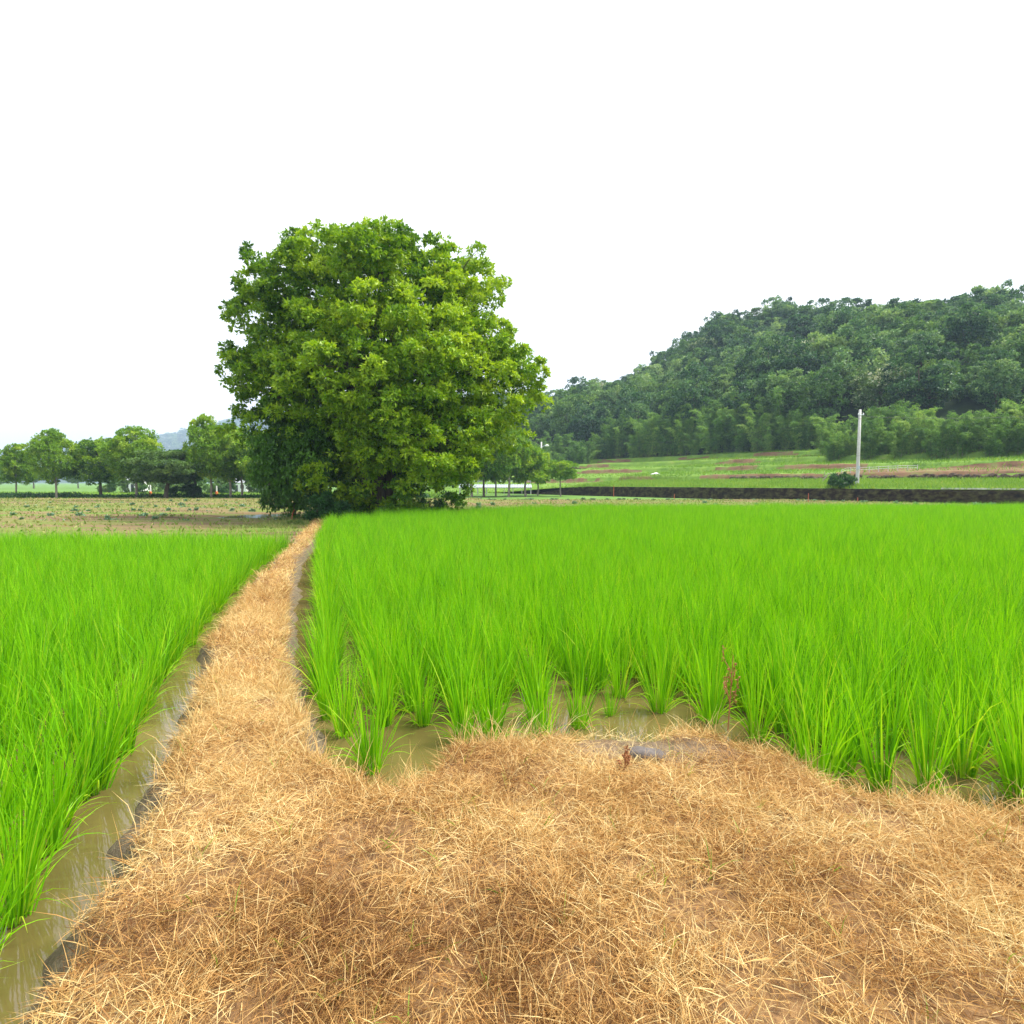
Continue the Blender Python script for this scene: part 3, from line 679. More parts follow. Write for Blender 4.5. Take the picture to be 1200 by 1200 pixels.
# street lamp further left
q = atd(634, 572, 108); gz = ground_z(q[0], q[1]); top = atd(634.5, 518, 108)
lamp = thing('street_lamp', 'slim pale street lamp with one small white head before the dark bamboo', 'street lamp', (q[0], q[1], gz-.1)); hp = top[2]-gz+.1
mb = MB(); mb.tube([(0, 0, 0), (0, 0, hp*.5), (.05, 0, hp)], [.2, .17, .13], 10); mb.build('shaft', M['concrete'], lamp, True)
mb = MB(); mb.tube([(.05, 0, hp-1.05), (.5, 0, hp-.75), (.95, 0, hp-.68)], .045, 6); arm_ = mb.build('arm', M['greymetal'], lamp, True)
mb = MB(); mb.tube([(.75, 0, hp-.70), (.95, 0, hp-.66), (1.3, 0, hp-.66), (1.5, 0, hp-.72)], [.08, .22, .2, .05], 8); mb.build('lamp_head', M['whitepaint'], arm_, True)
def wire(a, b, sag, label, rad=.018):
    t = np.linspace(0, 1, 24)[:, None]; p = np.array(a)+(np.array(b)-np.array(a))*t-np.array([0, 0, sag])*4*t*(1-t)
    mb = MB(); mb.tube(p, rad, 4); tag(mb.build('overhead_wire', M['cable']), label, 'wire')
pt = atd(1007.5, 488, 56.5)
wire(pt, atd(636, 521, 108), 1.2, 'thin overhead wire sagging from the utility pole left to the street lamp', .014)
wire(pt, atd(1420, 470, 52), .7, 'thin overhead wire running from the utility pole out of the picture on the right', .012)
# fence rails beside the pole
q0 = atd(986, 545, 66); q1 = atd(1075, 543, 63)
fen = thing('rail_fence', 'thin pale rail fence on the brown terrace behind the utility pole', 'fence', (0, 0, 0))
mb = MB(); 
for dz in (0, .38): 
    mb.tube([(q0[0]+(q1[0]-q0[0])*t, q0[1]+(q1[1]-q0[1])*t, ground_z(q0[0]+(q1[0]-q0[0])*t, q0[1]+(q1[1]-q0[1])*t)+.35+dz*.6) for t in np.linspace(0, 1, 14)], .022, 5)
mb.build('rail', M['concrete'], fen)
for t in np.linspace(0, 1, 9):
    x, y = q0[0]+(q1[0]-q0[0])*t, q0[1]+(q1[1]-q0[1])*t; mb = MB(); mb.tube([(x, y-.05, ground_z(x, y)-.1), (x, y-.05, ground_z(x, y)+.65)], .035, 6); mb.build('post', M['concrete'], fen)
# stakes
def stake(px, py, pt_, Y, label, lean=0, rad=.03, grp='red brown stakes in the field', gz=None):
    q = atd(px, py, Y); z = q[2] if gz is None else gz; h = (py-pt_)/F*Y; mb = MB()
    mb.tube([(0, 0, -.25), (lean*.5, 0, h*.5), (lean, 0, h)], [rad, rad*.9, rad*.7], 6); o = mb.build('stake', M['redwood']); o.location = (q[0], q[1], z)
    tag(o, label, 'stake', grp)
stake(719, 582, 569, 74, 'thin brown stake before the dark wall, leftmost of those along it', .02, .05)
stake(790, 586, 579, 62, 'short brown stake at the wall foot below the grassy terrace, second from left', .02, .05)
stake(947, 588, 578, 51, 'thin brown stake before the dark wall left of the utility pole bush', .02, .045)
stake(1005, 588, 583, 50, 'tiny brown stake at the wall foot right under the utility pole', .0, .045)
stake(341, 606, 597, 25, 'leaning red stake at the field edge beside the big tree and puddle', .16, .03)
stake(327.5, 590, 576, 57, 'thin red stake standing before the dark undergrowth strip left of the big tree', 0, .035)
# two white marker posts with orange foot under the trees
for px, t_, Y, lab in ((176.5, 569, 68, 'white marker post with orange base under the layered dark tree'), (254, 570, 68, 'white marker post with orange base between two pale tree trunks')):
    q = atd(px, 582, Y); p_ = thing('marker_post', lab, 'marker post', (q[0], q[1], -.3)); h = (582-t_)/F*Y+.2
    mb = MB(); mb.tube([(0, 0, .75), (0, 0, .8), (0, 0, h), (0, 0, h+.02)], [.09, .09, .08, .03], 8); mb.build('post', M['whitepaint'], p_)
    mb = MB(); mb.tube([(0, 0, 0), (0, 0, .1), (0, 0, .7), (0, 0, .8)], [.2, .2, .16, .1], 8); mb.build('base', M['orange'], p_)
# long low slatted shed roof on posts behind the young trees
Y0 = 88; a = atd(538, 570, Y0); b = atd(623, 570, Y0)
sh = thing('slatted_shelter', 'long low shelter with blue grey slatted roof on short posts behind the young trees', 'shelter', ((a[0]+b[0])/2, Y0, -.25))
L_ = b[0]-a[0]; mb = MB()
mb.box((0, .9, 1.42), (L_, .05, .05)); 
for i in range(46): 
    x = -L_/2+.1+i*(L_-.2)/45; mb.add([(x-.09, -.9, 1.0), (x+.09, -.9, 1.0), (x+.09, .9, 1.5), (x-.09, .9, 1.5), (x-.09, -.9, .96), (x+.09, -.9, .96), (x+.09, .9, 1.46), (x-.09, .9, 1.46)],
           [(0, 1, 2, 3), (7, 6, 5, 4), (0, 4, 5, 1), (1, 5, 6, 2), (2, 6, 7, 3), (3, 7, 4, 0)])
mb.build('roof', M['greymetal'], sh)
mb = MB(); mb.tube([(-L_/2, .9, 2.0), (L_/2, .9, 2.0)], .03, 5); mb.build('rail', M['greymetal'], sh)
mb = MB(); mb.box((0, -.95, .98), (L_, .06, .14)); mb.build('beam', M['concrete'], sh)
for i in range(9):
    x = -L_/2+.15+i*(L_-.3)/8
    mb = MB(); mb.tube([(x, -.86, 0), (x, -.86, .95)], .06, 6); mb.build('post', M['concrete'], sh)
    mb = MB(); mb.tube([(x, .95, 0), (x, .95, 2.0)], .035, 6); mb.build('post', M['greymetal'], sh)
# white sheet and grey driftwood on the terraces
q = atd(768, 547, 88); gz = ground_z(q[0], q[1]); mb = MB(); n = 9
g = np.linspace(-1, 1, n); gx, gy = np.meshgrid(g, g); hz = .38*np.exp(-(gx**2+gy**2)*1.4)+.08*np.sin(gx*5+gy*3)*(1-gx**2)
ii = (np.arange(n-1)[:, None]*n+np.arange(n-1)[None]).ravel()
mb.add(np.stack([gx*.75, gy*.5, hz*.8], -1).reshape(-1, 3), np.stack([ii, ii+1, ii+n+1, ii+n], 1)); o = mb.build('plastic_sheet', M['whitepaint'], smooth=True); o.location = (q[0], q[1], gz+.05)
tag(o, 'small crumpled white plastic sheet lying on the grassy terrace below the bamboo', 'plastic sheet')
q = atd(968, 548, 63); gz = ground_z(q[0], q[1]); mb = MB()
mb.tube([(-.5, 0, -.1), (-.1, 0, .5), (.3, .1, .95), (.7, .1, 1.05)], [.09, .08, .06, .03], 6); mb.tube([(0, 0, .6), (-.1, .1, 1.0), (-.05, .1, 1.25)], [.06, .04, .02], 5)
o = mb.build('driftwood', M['palebark']); o.location = (q[0], q[1], gz); tag(o, 'grey bent dead branch sticking up from the brown terrace left of the pole', 'dead branch')

# cabbages set out over the dry fields
def cabbage(seed):
    global rng
    keep = rng; rng = np.random.default_rng(seed); mb = MB(); n = 26
    a = rng.uniform(0, 6.28, n); el = rng.uniform(.2, 1.2, n); D = np.stack([np.cos(a)*np.cos(el), np.sin(a)*np.cos(el), np.sin(el)], 1)
    leaves(mb, D*.03, D, rng.uniform(.2, .34, n), rng.uniform(.13, .2, n), rng.uniform(.1, 1, n), fold=.25); rng = keep
    return mb.mesh('cabbage_plant', M['cabbage'])
CM = [cabbage(i) for i in range(4)]; 
def cab(x, y, z, s, lab, grp):
    o = link('cabbage_plant', random.choice(CM)); o.location = (x, y, z); o.scale = (s, s, s); o.rotation_euler = (0, 0, random.uniform(0, 6.28)); tag(o, lab, 'cabbage', grp)
for i in range(110):
    y = random.choice([25.3, 28.3, 32.8, 37.3, 40.3, 44.8, 49.3])+random.uniform(-.4, .4); px = random.uniform(10, 330); x = (px-600)/F*y
    if ((x+13.2)/2.8)**2+((y-29)/4.4)**2 < 1: continue
    cab(x, y, float(dry_z(np.array(x), np.array(y))), random.uniform(.35, .8), 'young blue green cabbage in the dry field left of the big tree', 'cabbages in the left dry field')
for i in range(90):
    px = random.uniform(560, 1190); u = None; a_ = (px-600)/F
    yw = (82*.609+10*.793)/(a_*.793+.609); y = yw-random.uniform(.8, 5) if random.random() < .65 else random.uniform(34, 50)
    y = min(y, 57); x = a_*y
    cab(x, y, float(dry_z(np.array(x), np.array(y))), random.uniform(.5, 1.0), 'young blue green cabbage in the field before the dark retaining wall', 'cabbages along the retaining wall')

# ================================================================== TREES
# ---- the big tree at the end of the path
YT = 27.0
base = atd(446, 604, YT)
bt = thing('big_tree', 'huge dense round green tree at the end of the straw path', 'tree', (base[0], base[1], -.25))
def L2(px, py, rx, ry, dy=0, ryd=None):
    q = atd(px, py, YT+dy); k = (YT+dy)/F
    return (q[0]-base[0], q[1]-base[1], q[2]+.25, rx*k, (ryd or rx)*k*.95, ry*k)
lobes = [L2(450, 358, 88, 60), L2(350, 338, 52, 44), L2(322, 400, 36, 48, 0), L2(528, 345, 42, 46), L2(455, 425, 108, 86, -1.5), L2(345, 465, 54, 52, -.5),
         L2(555, 425, 46, 48, -.3), L2(602, 440, 26, 28, .5), L2(566, 410, 28, 30, .6), L2(488, 495, 70, 64, -1.6), L2(572, 482, 36, 26, 0), L2(388, 548, 34, 38, -.8), L2(428, 568, 40, 26, -.2), L2(485, 555, 36, 38, -1.2),
         L2(306, 428, 24, 24, .8), L2(440, 324, 84, 34), L2(512, 318, 38, 28), L2(376, 318, 42, 30, 1), L2(326, 490, 28, 22, -.2), L2(515, 525, 30, 24, -.6),
         L2(500, 385, 76, 56, .8), L2(430, 480, 95, 66, 1.5)]
La = np.array(lobes); La[:, 3:] *= .93; La[:, 2] -= .25; sub = []
while len(sub) < 185:
    i = rng.choice(len(La), p=(La[:, 3]*La[:, 5])/np.sum(La[:, 3]*La[:, 5])); d = nrm(rng.normal(size=3)); p_ = La[i, :3]+d*La[i, 3:]*.93
    q = np.linalg.norm((p_-La[:, :3])/La[:, 3:], axis=1); q[i] = 9
    if q.min() < .86 or p_[2] < .3:
        if rng.random() > .01: continue
    if sub and np.min(np.linalg.norm(np.array(sub)[:, :3]-p_, axis=1)) < 1.2:
        if rng.random() > .01: continue
    r_ = rng.uniform(.8, 1.35); sub.append((*p_, r_, r_, r_*.78))
SL = np.array(sub); mb = MB(); C = []
for l in SL:                                   # random leaf tone per bunch; lit right and front painted lighter, shaded left darker
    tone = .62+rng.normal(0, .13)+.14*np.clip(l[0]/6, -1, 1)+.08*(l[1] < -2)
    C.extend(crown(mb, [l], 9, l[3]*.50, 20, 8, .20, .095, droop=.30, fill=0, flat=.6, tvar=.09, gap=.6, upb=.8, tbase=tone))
C = np.array(C)
for l in lobes:                                # inner foliage closes the heart of the crown, its shade painted in by darker leaves
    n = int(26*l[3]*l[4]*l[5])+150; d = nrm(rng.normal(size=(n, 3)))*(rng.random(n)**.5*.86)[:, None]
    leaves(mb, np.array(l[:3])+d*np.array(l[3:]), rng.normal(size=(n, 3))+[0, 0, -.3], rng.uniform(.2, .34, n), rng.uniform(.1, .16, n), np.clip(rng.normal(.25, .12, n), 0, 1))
print('big tree leaves', mb.n//4)
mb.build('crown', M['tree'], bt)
mb = MB()
for i in range(7):
    a_ = i*.9; b0 = np.array([.35*math.cos(a_), .3*math.sin(a_), -.2]); top = np.array([1.6*math.cos(a_), 1.4*math.sin(a_), rng.uniform(5, 6.5)])
    pts_ = limb(b0, top, .28, .15, mb=mb, sides=8)
    for j in range(5):
        l = lobes[(i*3+j*2) % len(lobes)]; limb(pts_[rng.integers(2, 6)], np.array(l[:3])+rng.normal(size=3)*np.array(l[3:])*.3, .11, .03, mb=mb)
for j in rng.choice(len(C), 170, replace=False):
    l = min(lobes, key=lambda q: np.linalg.norm((C[j]-np.array(q[:3]))/np.array(q[3:]))); limb(np.array(l[:3])*[1, 1, .95], C[j], .05, .012, mb=mb, n=5, sides=4)
mb.build('trunk', M['bark'], bt, True)

# ---- generic broadleaf prototypes
def broadleaf(name, h, cw, trunk_h, nl, nt_, leaf, mat, bark, seed, r0=.13, dense=(24, 7), flat=.65, droop=.25, lean=0, tuft=None, tbase=.5, layers=0):
    """returns meshes (trunk, crown) of a tree standing at the origin"""
    global rng
    keep = rng; rng = np.random.default_rng(seed); lo = []
    if layers:
        for k in range(layers):
            z = trunk_h+(h-trunk_h)*(k+.3)/layers; rr = cw/2*(1-.35*abs(k/layers-.45))
            for j in range(3): a = rng.uniform(0, 6.28); lo.append((lean+math.cos(a)*rr*.45, math.sin(a)*rr*.45, z+rng.normal(0, .15), rr*.6, rr*.6, (h-trunk_h)/layers*.22))
    else:
        for k in range(nl):
            t = (k+.5)/nl; z = trunk_h+(h-trunk_h)*(.12+.76*t); rr = cw/2*math.sin(math.pi*min(.92, .22+.72*t))
            a = k*2.4+rng.uniform(-.4, .4); q = rr*rng.uniform(.3, .6); s = rr*rng.uniform(.5, .75)
            lo.append((lean*t+math.cos(a)*q, math.sin(a)*q, z, s, s, s*rng.uniform(.7, 1.0)))
    mc = MB(); C = crown(mc, lo, nt_, tuft or cw*.14, dense[0], dense[1], leaf, leaf*.48, droop, 0, .08, flat, .17, tbase=tbase, gap=.68)
    mt = MB(); tp = [(0, 0, -.2), (lean*.15+rng.normal(0, .05), rng.normal(0, .05), trunk_h*.5), (lean*.35, 0, trunk_h), (lean*.7, 0, trunk_h+(h-trunk_h)*.45), (lean, 0, trunk_h+(h-trunk_h)*.8)]
    mt.tube(tp, [r0*1.15, r0*.9, r0*.75, r0*.45, r0*.15], 8)
    for l in lo: limb((lean*.35*l[2]/trunk_h if l[2] < trunk_h else lean*.5, 0, max(trunk_h*.85, l[2]-(h-trunk_h)*.28)), l[:3], r0*.4, r0*.1, mb=mt, n=5, sides=5)
    rng = keep
    return mt.mesh('trunk', bark, True), mc.mesh('crown', mat)
def plant(name, label, cat, loc, meshes, rz=0, s=(1, 1, 1), grp=None):
    t = thing(name, label, cat, loc, rz, grp); t.scale = s
    link('trunk', meshes[0], t); link('crown', meshes[1], t); return t
TA = broadleaf('a', 8.0, 5.2, 2.2, 11, 130, .25, M['lightleaf'], M['palebark'], 21, .15)
TB = broadleaf('b', 7.2, 4.4, 2.3, 9, 105, .25, M['lightleaf'], M['palebark'], 22, .14)
TC = broadleaf('c', 6.5, 5.6, 2.0, 10, 120, .25, M['tree'], M['bark'], 23, .16)
TD = broadleaf('d', 5.0, 7.0, 1.9, 0, 110, .24, M['flatleaf'], M['bark'], 24, .2, flat=.3, lean=.9, layers=5, tuft=.75)
TE = broadleaf('e', 6.0, 4.6, 2.6, 0, 60, .26, M['darkleaf'], M['bark'], 25, .17, flat=.4, lean=-.6, layers=3, tuft=.7, tbase=.7)
TF = broadleaf('f', 5.5, 5.4, .9, 10, 130, .26, M['oldleaf'], M['bark'], 26, .14, tbase=.6)
TG = broadleaf('g', 4.2, 3.4, 1.3, 7, 60, .26, M['lightleaf'], M['palebark'], 27, .1, tbase=.6)
TU = broadleaf('u', 4.6, 4.0, 2.2, 0, 46, .22, M['lightleaf'], M['palebark'], 28, .09, flat=.35, layers=3, tuft=.6, lean=-.2, tbase=.35)
def tree_at(px, Y, meshes, hpx, label, grp, name='broadleaf_tree', h0=8., gz=-.3, rz=None, w=1.0):
    x = (px-600)/F*Y; top = atd(px, hpx, Y)[2]; s = (top-gz)/h0
    return plant(name, label, 'tree', (x, Y, gz), meshes, random.uniform(0, 6.28) if rz is None else rz, (s*w, s*w, s), grp)
g1_ = 'row of trees at the far side of the left field'
tree_at(20, 63, TB, 518, 'green tree in the tree row near the picture left edge, beyond the dry field', g1_, h0=7.2, w=.8)
tree_at(66, 60.5, TA, 500, 'bushy green tree in the tree row second from the left edge', g1_, h0=8, w=.78)
tree_at(118, 64, TC, 515, 'darker green tree in the tree row, left neighbour of the tall clumpy one', g1_, h0=6.5)
tree_at(160, 61, TA, 497, 'tall clumpy light green tree left of the dark layered tree', g1_, h0=8, w=.92)
tree_at(194, 60, TD, 528, 'dark green tree with flat layered branches and leaning trunk', g1_, 'layered_tree', 5.0, rz=0, w=1.15)
tree_at(231, 63, TE, 524, 'thin dark open tree with blackish leaves right of the layered tree', g1_, 'dark_tree', 6.0, rz=.3)
tree_at(247, 60.5, TB, 484, 'tallest slender yellow green tree of the left tree row', g1_, h0=7.2, w=.72)
tree_at(270, 61, TA, 494, 'light green tree with pale straight trunk right of the tallest one in the row', g1_, h0=8, w=.85)
tree_at(283, 62, TB, 503, 'green tree with thin pale trunk, last but one before the big tree', g1_, h0=7.2, w=.9)
tree_at(316, 60, TC, 508, 'darker green tree of the row partly hidden by the big tree', g1_, h0=6.5)
# dark drooping small tree and bushes at the foot of the big tree
tree_at(345, 25.5, TF, 492, 'dark green drooping small tree leaning out from the left foot of the big tree', None, 'dark_tree', 5.5, gz=-.25, w=.66)
def bush(px, py, Y, rx, ry, mat, label, seed, leaf=.16, n=26, gz=-.25, name='bush'):
    global rng
    keep = rng; rng = np.random.default_rng(seed); k = Y/F; x = (px-600)/F*Y; w_, h_ = rx*k, ry*k
    mb = MB(); lo = [(rng.normal(0, .3)*w_, rng.normal(0, .3)*w_, h_*rng.uniform(.6, 1.1), w_*.65, w_*.6, h_*.6) for _ in range(5)]
    crown(mb, lo, n, w_*.3, 16, 8, leaf, leaf*.45, .35, fill=.2)
    t = thing(name, label, 'bush', (x, Y, gz)); mb.build('foliage', mat, t)
    mb = MB()
    for l in lo: limb((rng.normal(0, .08), rng.normal(0, .08), -.1), l[:3], .04, .012, mb=mb, n=4, sides=5)
    mb.build('stem', M['bark'], t); rng = keep; return t
bush(507, 580, 28.5, 26, 22, M['darkleaf'], 'rounded dark green bush at the right foot of the big tree', 31, .13)
bush(369, 590, 23.6, 17, 26, M['darkleaf'], 'dark hanging leafy bush beside the far end of the straw path', 32, .17)
bush(345, 612, 22.3, 10, 5, M['flatleaf'], 'low scrubby weed clump on the left side of the far path end', 33, .1, 14)
bush(395, 592, 24.4, 22, 16, M['darkleaf'], 'dark bush between the path end and the big tree trunk', 34, .17)
bush(478, 594, 25.3, 30, 11, M['tree'], 'low green bush along the rice edge before the big tree trunk', 35, .18, 34)
q = atd(990, 565, 55.2); bush(989, 565, 55.2, 15, 9, M['darkleaf'], 'dark green bush on the wall top at the foot of the utility pole', 36, .22, 40, gz=1.0)
bush(222, 580, 62, 12, 13, M['darkleaf'], 'blackish low bush under the thin dark open tree', 37, .22, gz=-.3)
# young trees right of the big tree
g2_ = 'young trees before the slatted shelter'
tree_at(553, 74, TA, 488, 'young green tree closest to the big tree, trunk before the shelter left end', g2_, h0=8, gz=-.2, w=.75)
tree_at(548, 80, TE, 520, 'grey green feathery tree behind the young trees beside the big tree', g2_, 'feathery_tree', 6, gz=-.2)
tree_at(567, 75, TC, 500, 'darker young tree with pale straight trunk, second from the big tree', g2_, h0=6.5, gz=-.2, w=.7)
tree_at(581, 78, TG, 525, 'small thin young tree between the two darker trunks before the shelter', g2_, 'young_tree', 4.2, gz=-.2, w=.8)
tree_at(596, 74, TB, 492, 'bright green young tree with crown drooping right, trunk at the shelter middle', g2_, h0=7.2, gz=-.2, w=.85)
tree_at(616, 76, TG, 522, 'light yellow green young tree at the right end of the shelter', g2_, 'young_tree', 4.2, gz=-.2)
tree_at(630, 82, TG, 529, 'pale green small tree hiding the lower part of the street lamp', g2_, 'young_tree', 4.2, gz=-.2, w=.9)
tree_at(657, 77, TU, 538, 'small umbrella shaped tree standing alone at the left end of the dark wall', None, 'umbrella_tree', 4.6, gz=-.2, rz=.2, w=1.05)
# misty trees and houses beyond the tree row
g3_ = 'hazy trees beyond the left tree row'
for i, px in enumerate((-60, -5, 40, 92, 128, 150, 178, 205, 235, 262, 292, 318, 345, 375, 410, 450, 490, 530, 560)):
    tree_at(px, random.uniform(135, 185), random.choice([TC, TF, TA]), random.uniform(543, 553), 'hazy green tree in the far background beyond the left tree row', g3_, h0=7.5, gz=-.3, w=1.5)
for i, px in enumerate((128, 143, 152, 168, 186, 203, 216, 240, 258, 272, 291, 303, 318, 334)):
    bush(px, 580, 84+random.uniform(0, 14), random.uniform(7, 12), random.uniform(7, 11)*(1.3 if i % 3 else .8), M['forestb' if i % 2 else 'flatleaf'], 'soft green bush in the meadow behind the left tree row', 300+i, .32, 16, gz=-.35, name='meadow_bush')['group'] = 'bushes in the meadow behind the left tree row'
def house(px, Y, wpx, ztop, label, rz):
    x = (px-600)/F*Y; w_ = wpx/F*Y; h = ztop; t = thing('farm_house', label, 'house', (x, Y, -.34), rz); d = w_*.7
    mb = MB(); mb.box((0, 0, h*.4), (w_, d, h*.8)); mb.build('wall', M['whitepaint'], t)
    mb = MB(); o_ = .25; e = h*.8; mb.add([(-w_/2-o_, -d/2-o_, e), (w_/2+o_, -d/2-o_, e), (w_/2+o_, 0, h*1.15), (-w_/2-o_, 0, h*1.15), (w_/2+o_, d/2+o_, e), (-w_/2-o_, d/2+o_, e)], [(0, 1, 2, 3), (3, 2, 4, 5), (0, 3, 5, 5), (1, 4, 2, 2)][:2])
    ro = mb.build('roof', M['roof'], t); sm = ro.modifiers.new('thick', 'SOLIDIFY'); sm.thickness = .12
    for k in (-.28, .28): 
        mb = MB(); mb.box((k*w_, -d/2-.03, h*.45+h*.165), (w_*.18, .08, .06)); mb.box((k*w_, -d/2-.03, h*.45-h*.165), (w_*.18, .08, .06)); fr_ = mb.build('window', M['whitepaint'], t)
        mb = MB(); mb.box((k*w_, -d/2-.02, h*.45), (w_*.16, .06, h*.3)); mb.build('pane', M['dark'], fr_)
    mb = MB(); mb.box((0, -d/2-.02, h*.3), (w_*.14, .06, h*.58)); mb.build('door', M['dark'], t)
house(160, 118, 22, 2.6, 'low white house glimpsed between trunks under the tall clumpy tree', .1)
house(283, 112, 26, 2.3, 'low white house glimpsed between the two pale trunks near the big tree', -.15)

# ---- bamboo clumps along the foot of the hill
def bamboo(seed, h=9., w_=4.5, mat='bamboo'):
    global rng
    keep = rng; rng = np.random.default_rng(seed); mt, mc = MB(), MB()
    for i in range(17):
        a = rng.uniform(0, 6.28); r = rng.uniform(0, w_*.26); hh = h*rng.uniform(.4, 1.12); o_ = rng.uniform(.15, .62)*w_
        t = np.linspace(0, 1, 8); ax = np.stack([math.cos(a)*(r+o_*t**2.4), math.sin(a)*(r+o_*t**2.4), hh*(t-.20*t**5)-.2], 1)
        mt.tube(ax, np.linspace(.05, .012, 8), 4, cap=False)
        n = 62; tt = np.clip(rng.beta(2.0, 1.25, n), .15, 1); P = np.stack([np.interp(tt, t, ax[:, k]) for k in range(3)], 1)
        out = nrm(rng.normal(size=(n, 3))*[1, 1, .25]+[0, 0, .25]); ln = rng.uniform(.25, 1.0, n)*(.55+.75*tt*(1.25-tt))
        tv = .5+rng.normal()*.16
        k = 11; P = np.repeat(P, k, 0); ou = np.repeat(out, k, 0); q = rng.random(n*k); l_ = np.repeat(ln, k)
        P = P+ou*(q*l_)[:, None]-np.array([0, 0, 1])*(q**2*l_*.45)[:, None]; N_ = n*k
        D = nrm(ou*.6+rng.normal(size=(N_, 3))*.45+[0, 0, -.5])
        leaves(mc, P+rng.normal(size=(N_, 3))*.05, D, rng.uniform(.22, .42, N_), rng.uniform(.05, .09, N_), np.clip(np.repeat(tv+rng.normal(size=n)*.12, k)+rng.normal(size=N_)*.1, 0, 1))
    rng = keep
    return mt.mesh('culms', M['culm']), mc.mesh('foliage', M[mat])
BM = [bamboo(40+i, 9.0+.6*(i % 3)) for i in range(6)]
spots = []
for px in np.arange(505, 1260, 13):
    for row in range(2):
        pxx = px+random.uniform(-5, 5)+row*7; a = (pxx-600)/F
        Dt = (37.5 if pxx > 690 else 33+ (pxx-500)*.022) + row*4.5+random.uniform(-1.2, 1.2)
        if 960 < pxx: Dt = 27+row*5+random.uniform(-1, 1)
        y = (Dt+82*.609+10*.793)/(a*.793+.609)
        if pxx < 690: y = 128+row*6+random.uniform(-2, 2)
        spots.append((a*y, y, pxx, row))
zone = lambda px: 'behind the street lamp' if px < 690 else 'above the grassy terraces' if px < 880 else 'left of the utility pole' if px < 985 else 'right of the utility pole'
for i, (x, y, px, row) in enumerate(spots):
    u, D = xy2uv(x, y); z = float(terr_z(np.array(u), np.array(min(max(D, .2), 60)))) if px > 690 else 2.6
    s = random.uniform(.55, 1.15)*(1.0 if px < 960 else .62)*(1 if row == 0 else 1.15)
    t = thing('bamboo_clump', 'feathery bamboo clump in the %s row at the hill foot, %s' % (('front', 'second')[row], zone(px)), 'bamboo', (x, y, z-.2), random.uniform(0, 6.28), 'bamboo clumps along the hill foot '+zone(px))
    t.scale = (s*1.15, s*1.15, s); m_ = BM[(i*5+row) % 6]; link('culms', m_[0], t); link('foliage', m_[1], t)

# ---- hillside forest
def forest_tree(seed, h, cw, mat, n=52, flat=.7, leaf=.5, bare=.3, dense=(22, 5)):
    global rng
    keep = rng; rng = np.random.default_rng(seed); mb = MB(); lo = []
    for k in range(9):
        a = k*2.4; q = cw*.28*math.sqrt(rng.random()); s = cw*rng.uniform(.17, .3); lo.append((math.cos(a)*q, math.sin(a)*q, h*(bare+(.92-bare)*(k+.5)/9), s, s, s*.8))
    crown(mb, lo, n, cw*.15, dense[0], dense[1], leaf, leaf*.5, .2, 0, .05, flat, .16)
    mb.tube([(0, 0, -1), (.1, 0, h*.4), (0, .1, h*.8)], [.2, .15, .06], 5, 1)
    for l in lo[::2]: limb((0, 0, h*bare*.8), l[:3], .09, .03, mb=mb, n=4, sides=4, mat=1)
    rng = keep
    return mb.mesh('forest_tree', [M[mat], M['bark']])
FT = [(forest_tree(60, 9, 8.5, 'forest'), 'dark round forest tree'), (forest_tree(61, 10, 8, 'forest'), 'dense dark forest tree'), (forest_tree(62, 8, 9, 'forestb', flat=.45), 'broad fresh green forest tree'),
      (forest_tree(63, 11, 7, 'forest', bare=.5), 'tall dark forest tree'), (forest_tree(64, 9, 9.5, 'forestb'), 'wide bright green forest tree'), (forest_tree(65, 8.5, 7.5, 'blossom'), 'pale blossoming forest tree'),
      (forest_tree(66, 12, 5.5, 'forest', n=30, bare=.6, flat=.4), 'thin tall forest tree with open crown')]
cand = []
for yy in np.arange(55, 330, 5.4):
    for xx in np.arange(-150, 330, 6.0):
        x = xx+random.uniform(-2.2, 2.2); y = yy+random.uniform(-2, 2); a = x/y
        if a < -.40 or a > 1.12: continue
        z, t = hill_z(np.array(x), np.array(y)); u, D = xy2uv(x, y)
        if t > 1.03 or D < 42 or y < 108 and a < .3 or t < 0: continue
        if a < .12 and y < 140: continue
        cand.append((x, y, float(z), float(t), a))
cand.sort(key=lambda c: np.hypot(c[0], c[1])/(1 if abs(c[4]) < .93 else .6))
fcol = bpy.data.collections.new('forest_sources'); P_, R_, S_, I_ = [], [], [], []
fsrc = {}
print('forest', len(cand))
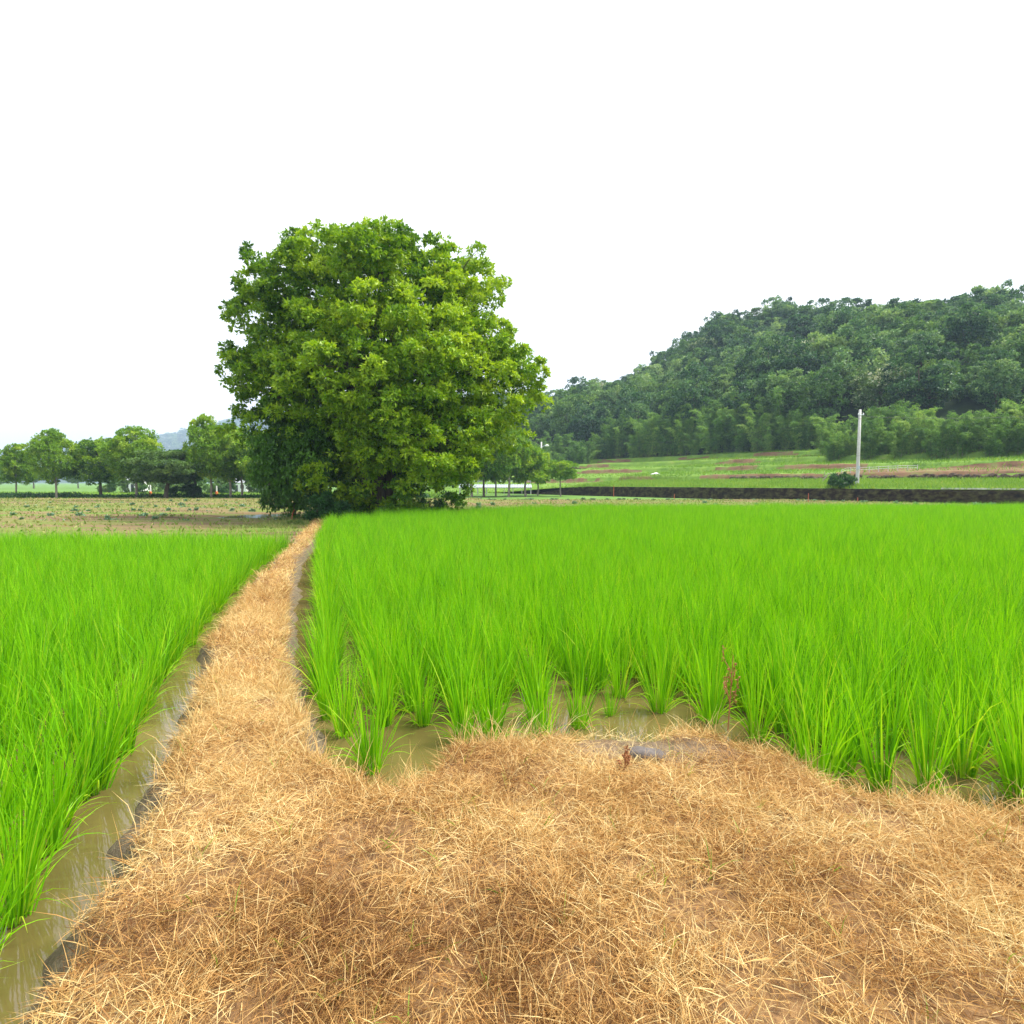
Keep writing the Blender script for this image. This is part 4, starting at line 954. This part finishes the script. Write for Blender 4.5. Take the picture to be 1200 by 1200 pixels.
for i, (x, y, z, t, a) in enumerate(cand):
    k = random.choices(range(7), [5, 4, 3, 3, 2, .7, .5 if t < .85 else 3])[0]; s = random.uniform(.65, 1.3); rz = random.uniform(0, 6.28)
    if i < 300 :
        o = link('forest_tree', FT[k][0]); o.location = (x, y, z-.8); o.rotation_euler = (0, 0, rz); o.scale = (s, s, s*random.uniform(.85, 1.1)); 
        zt = 'just above the bamboo' if t < .25 else 'on the lower slope' if t < .5 else 'on the upper slope'
        zp = 'left end of the hill' if a < .16 else 'middle of the hill' if a < .5 else 'right part of the hill'
        tag(o, '%s %s, %s' % (FT[k][1], zt, zp), 'tree', '%ss %s at the %s' % (FT[k][1], zt, zp))
        if k not in fsrc: fsrc[k] = o; fcol.objects.link(o)
    else: P_.append((x, y, z-.8)); R_.append((0, 0, rz)); S_.append((s, s, s)); I_.append(k)
order_names = [o.name for o in sorted(fcol.objects, key=lambda o: o.name)]
kmap = {k: order_names.index(o.name) for k, o in fsrc.items()}
tag(gn_scatter('hillside_forest', P_, R_, S_, [kmap.get(k, 0) for k in I_], fcol), 'dense green forest covering the upper slopes of the hill', 'forest', kind='stuff')
P_, R_, S_, I_ = [], [], [], []
for i in range(2600):
    px = random.uniform(-150, 620); y = random.uniform(1120, 1850); x = (px-600)/F*y
    P_.append((x, y, float(far_z(np.array(x), np.array(y)))-1)); R_.append((0, 0, random.uniform(0, 6.28))); s = random.uniform(1.3, 2.4); S_.append((s*1.2, s*1.2, s)); I_.append(random.choice([0, 1, 2, 3]))
tag(gn_scatter('distant_forest', P_, R_, S_, I_, fcol), 'bluish forest on the distant hill at the left', 'forest', kind='stuff')

# ---- haze: one closed box of thin even air
mb = MB(); mb.box((0, 1250, 95), (6000, 2700, 194)); hz_ = mb.build('haze', [])
m = bpy.data.materials.new('haze_air'); m.use_nodes = True; nt = m.node_tree
nt.nodes.remove(nt.nodes['Principled BSDF']); pv = nt.nodes.new('ShaderNodeVolumePrincipled')
pv.inputs['Color'].default_value = (.58, .76, 1, 1); pv.inputs['Density'].default_value = .0004; pv.inputs['Anisotropy'].default_value = 0
nt.links.new(pv.outputs[0], nt.nodes['Material Output'].inputs['Volume']); hz_.data.materials.append(m)
tag(hz_, 'thin pale blue haze over the valley', 'haze', kind='stuff')
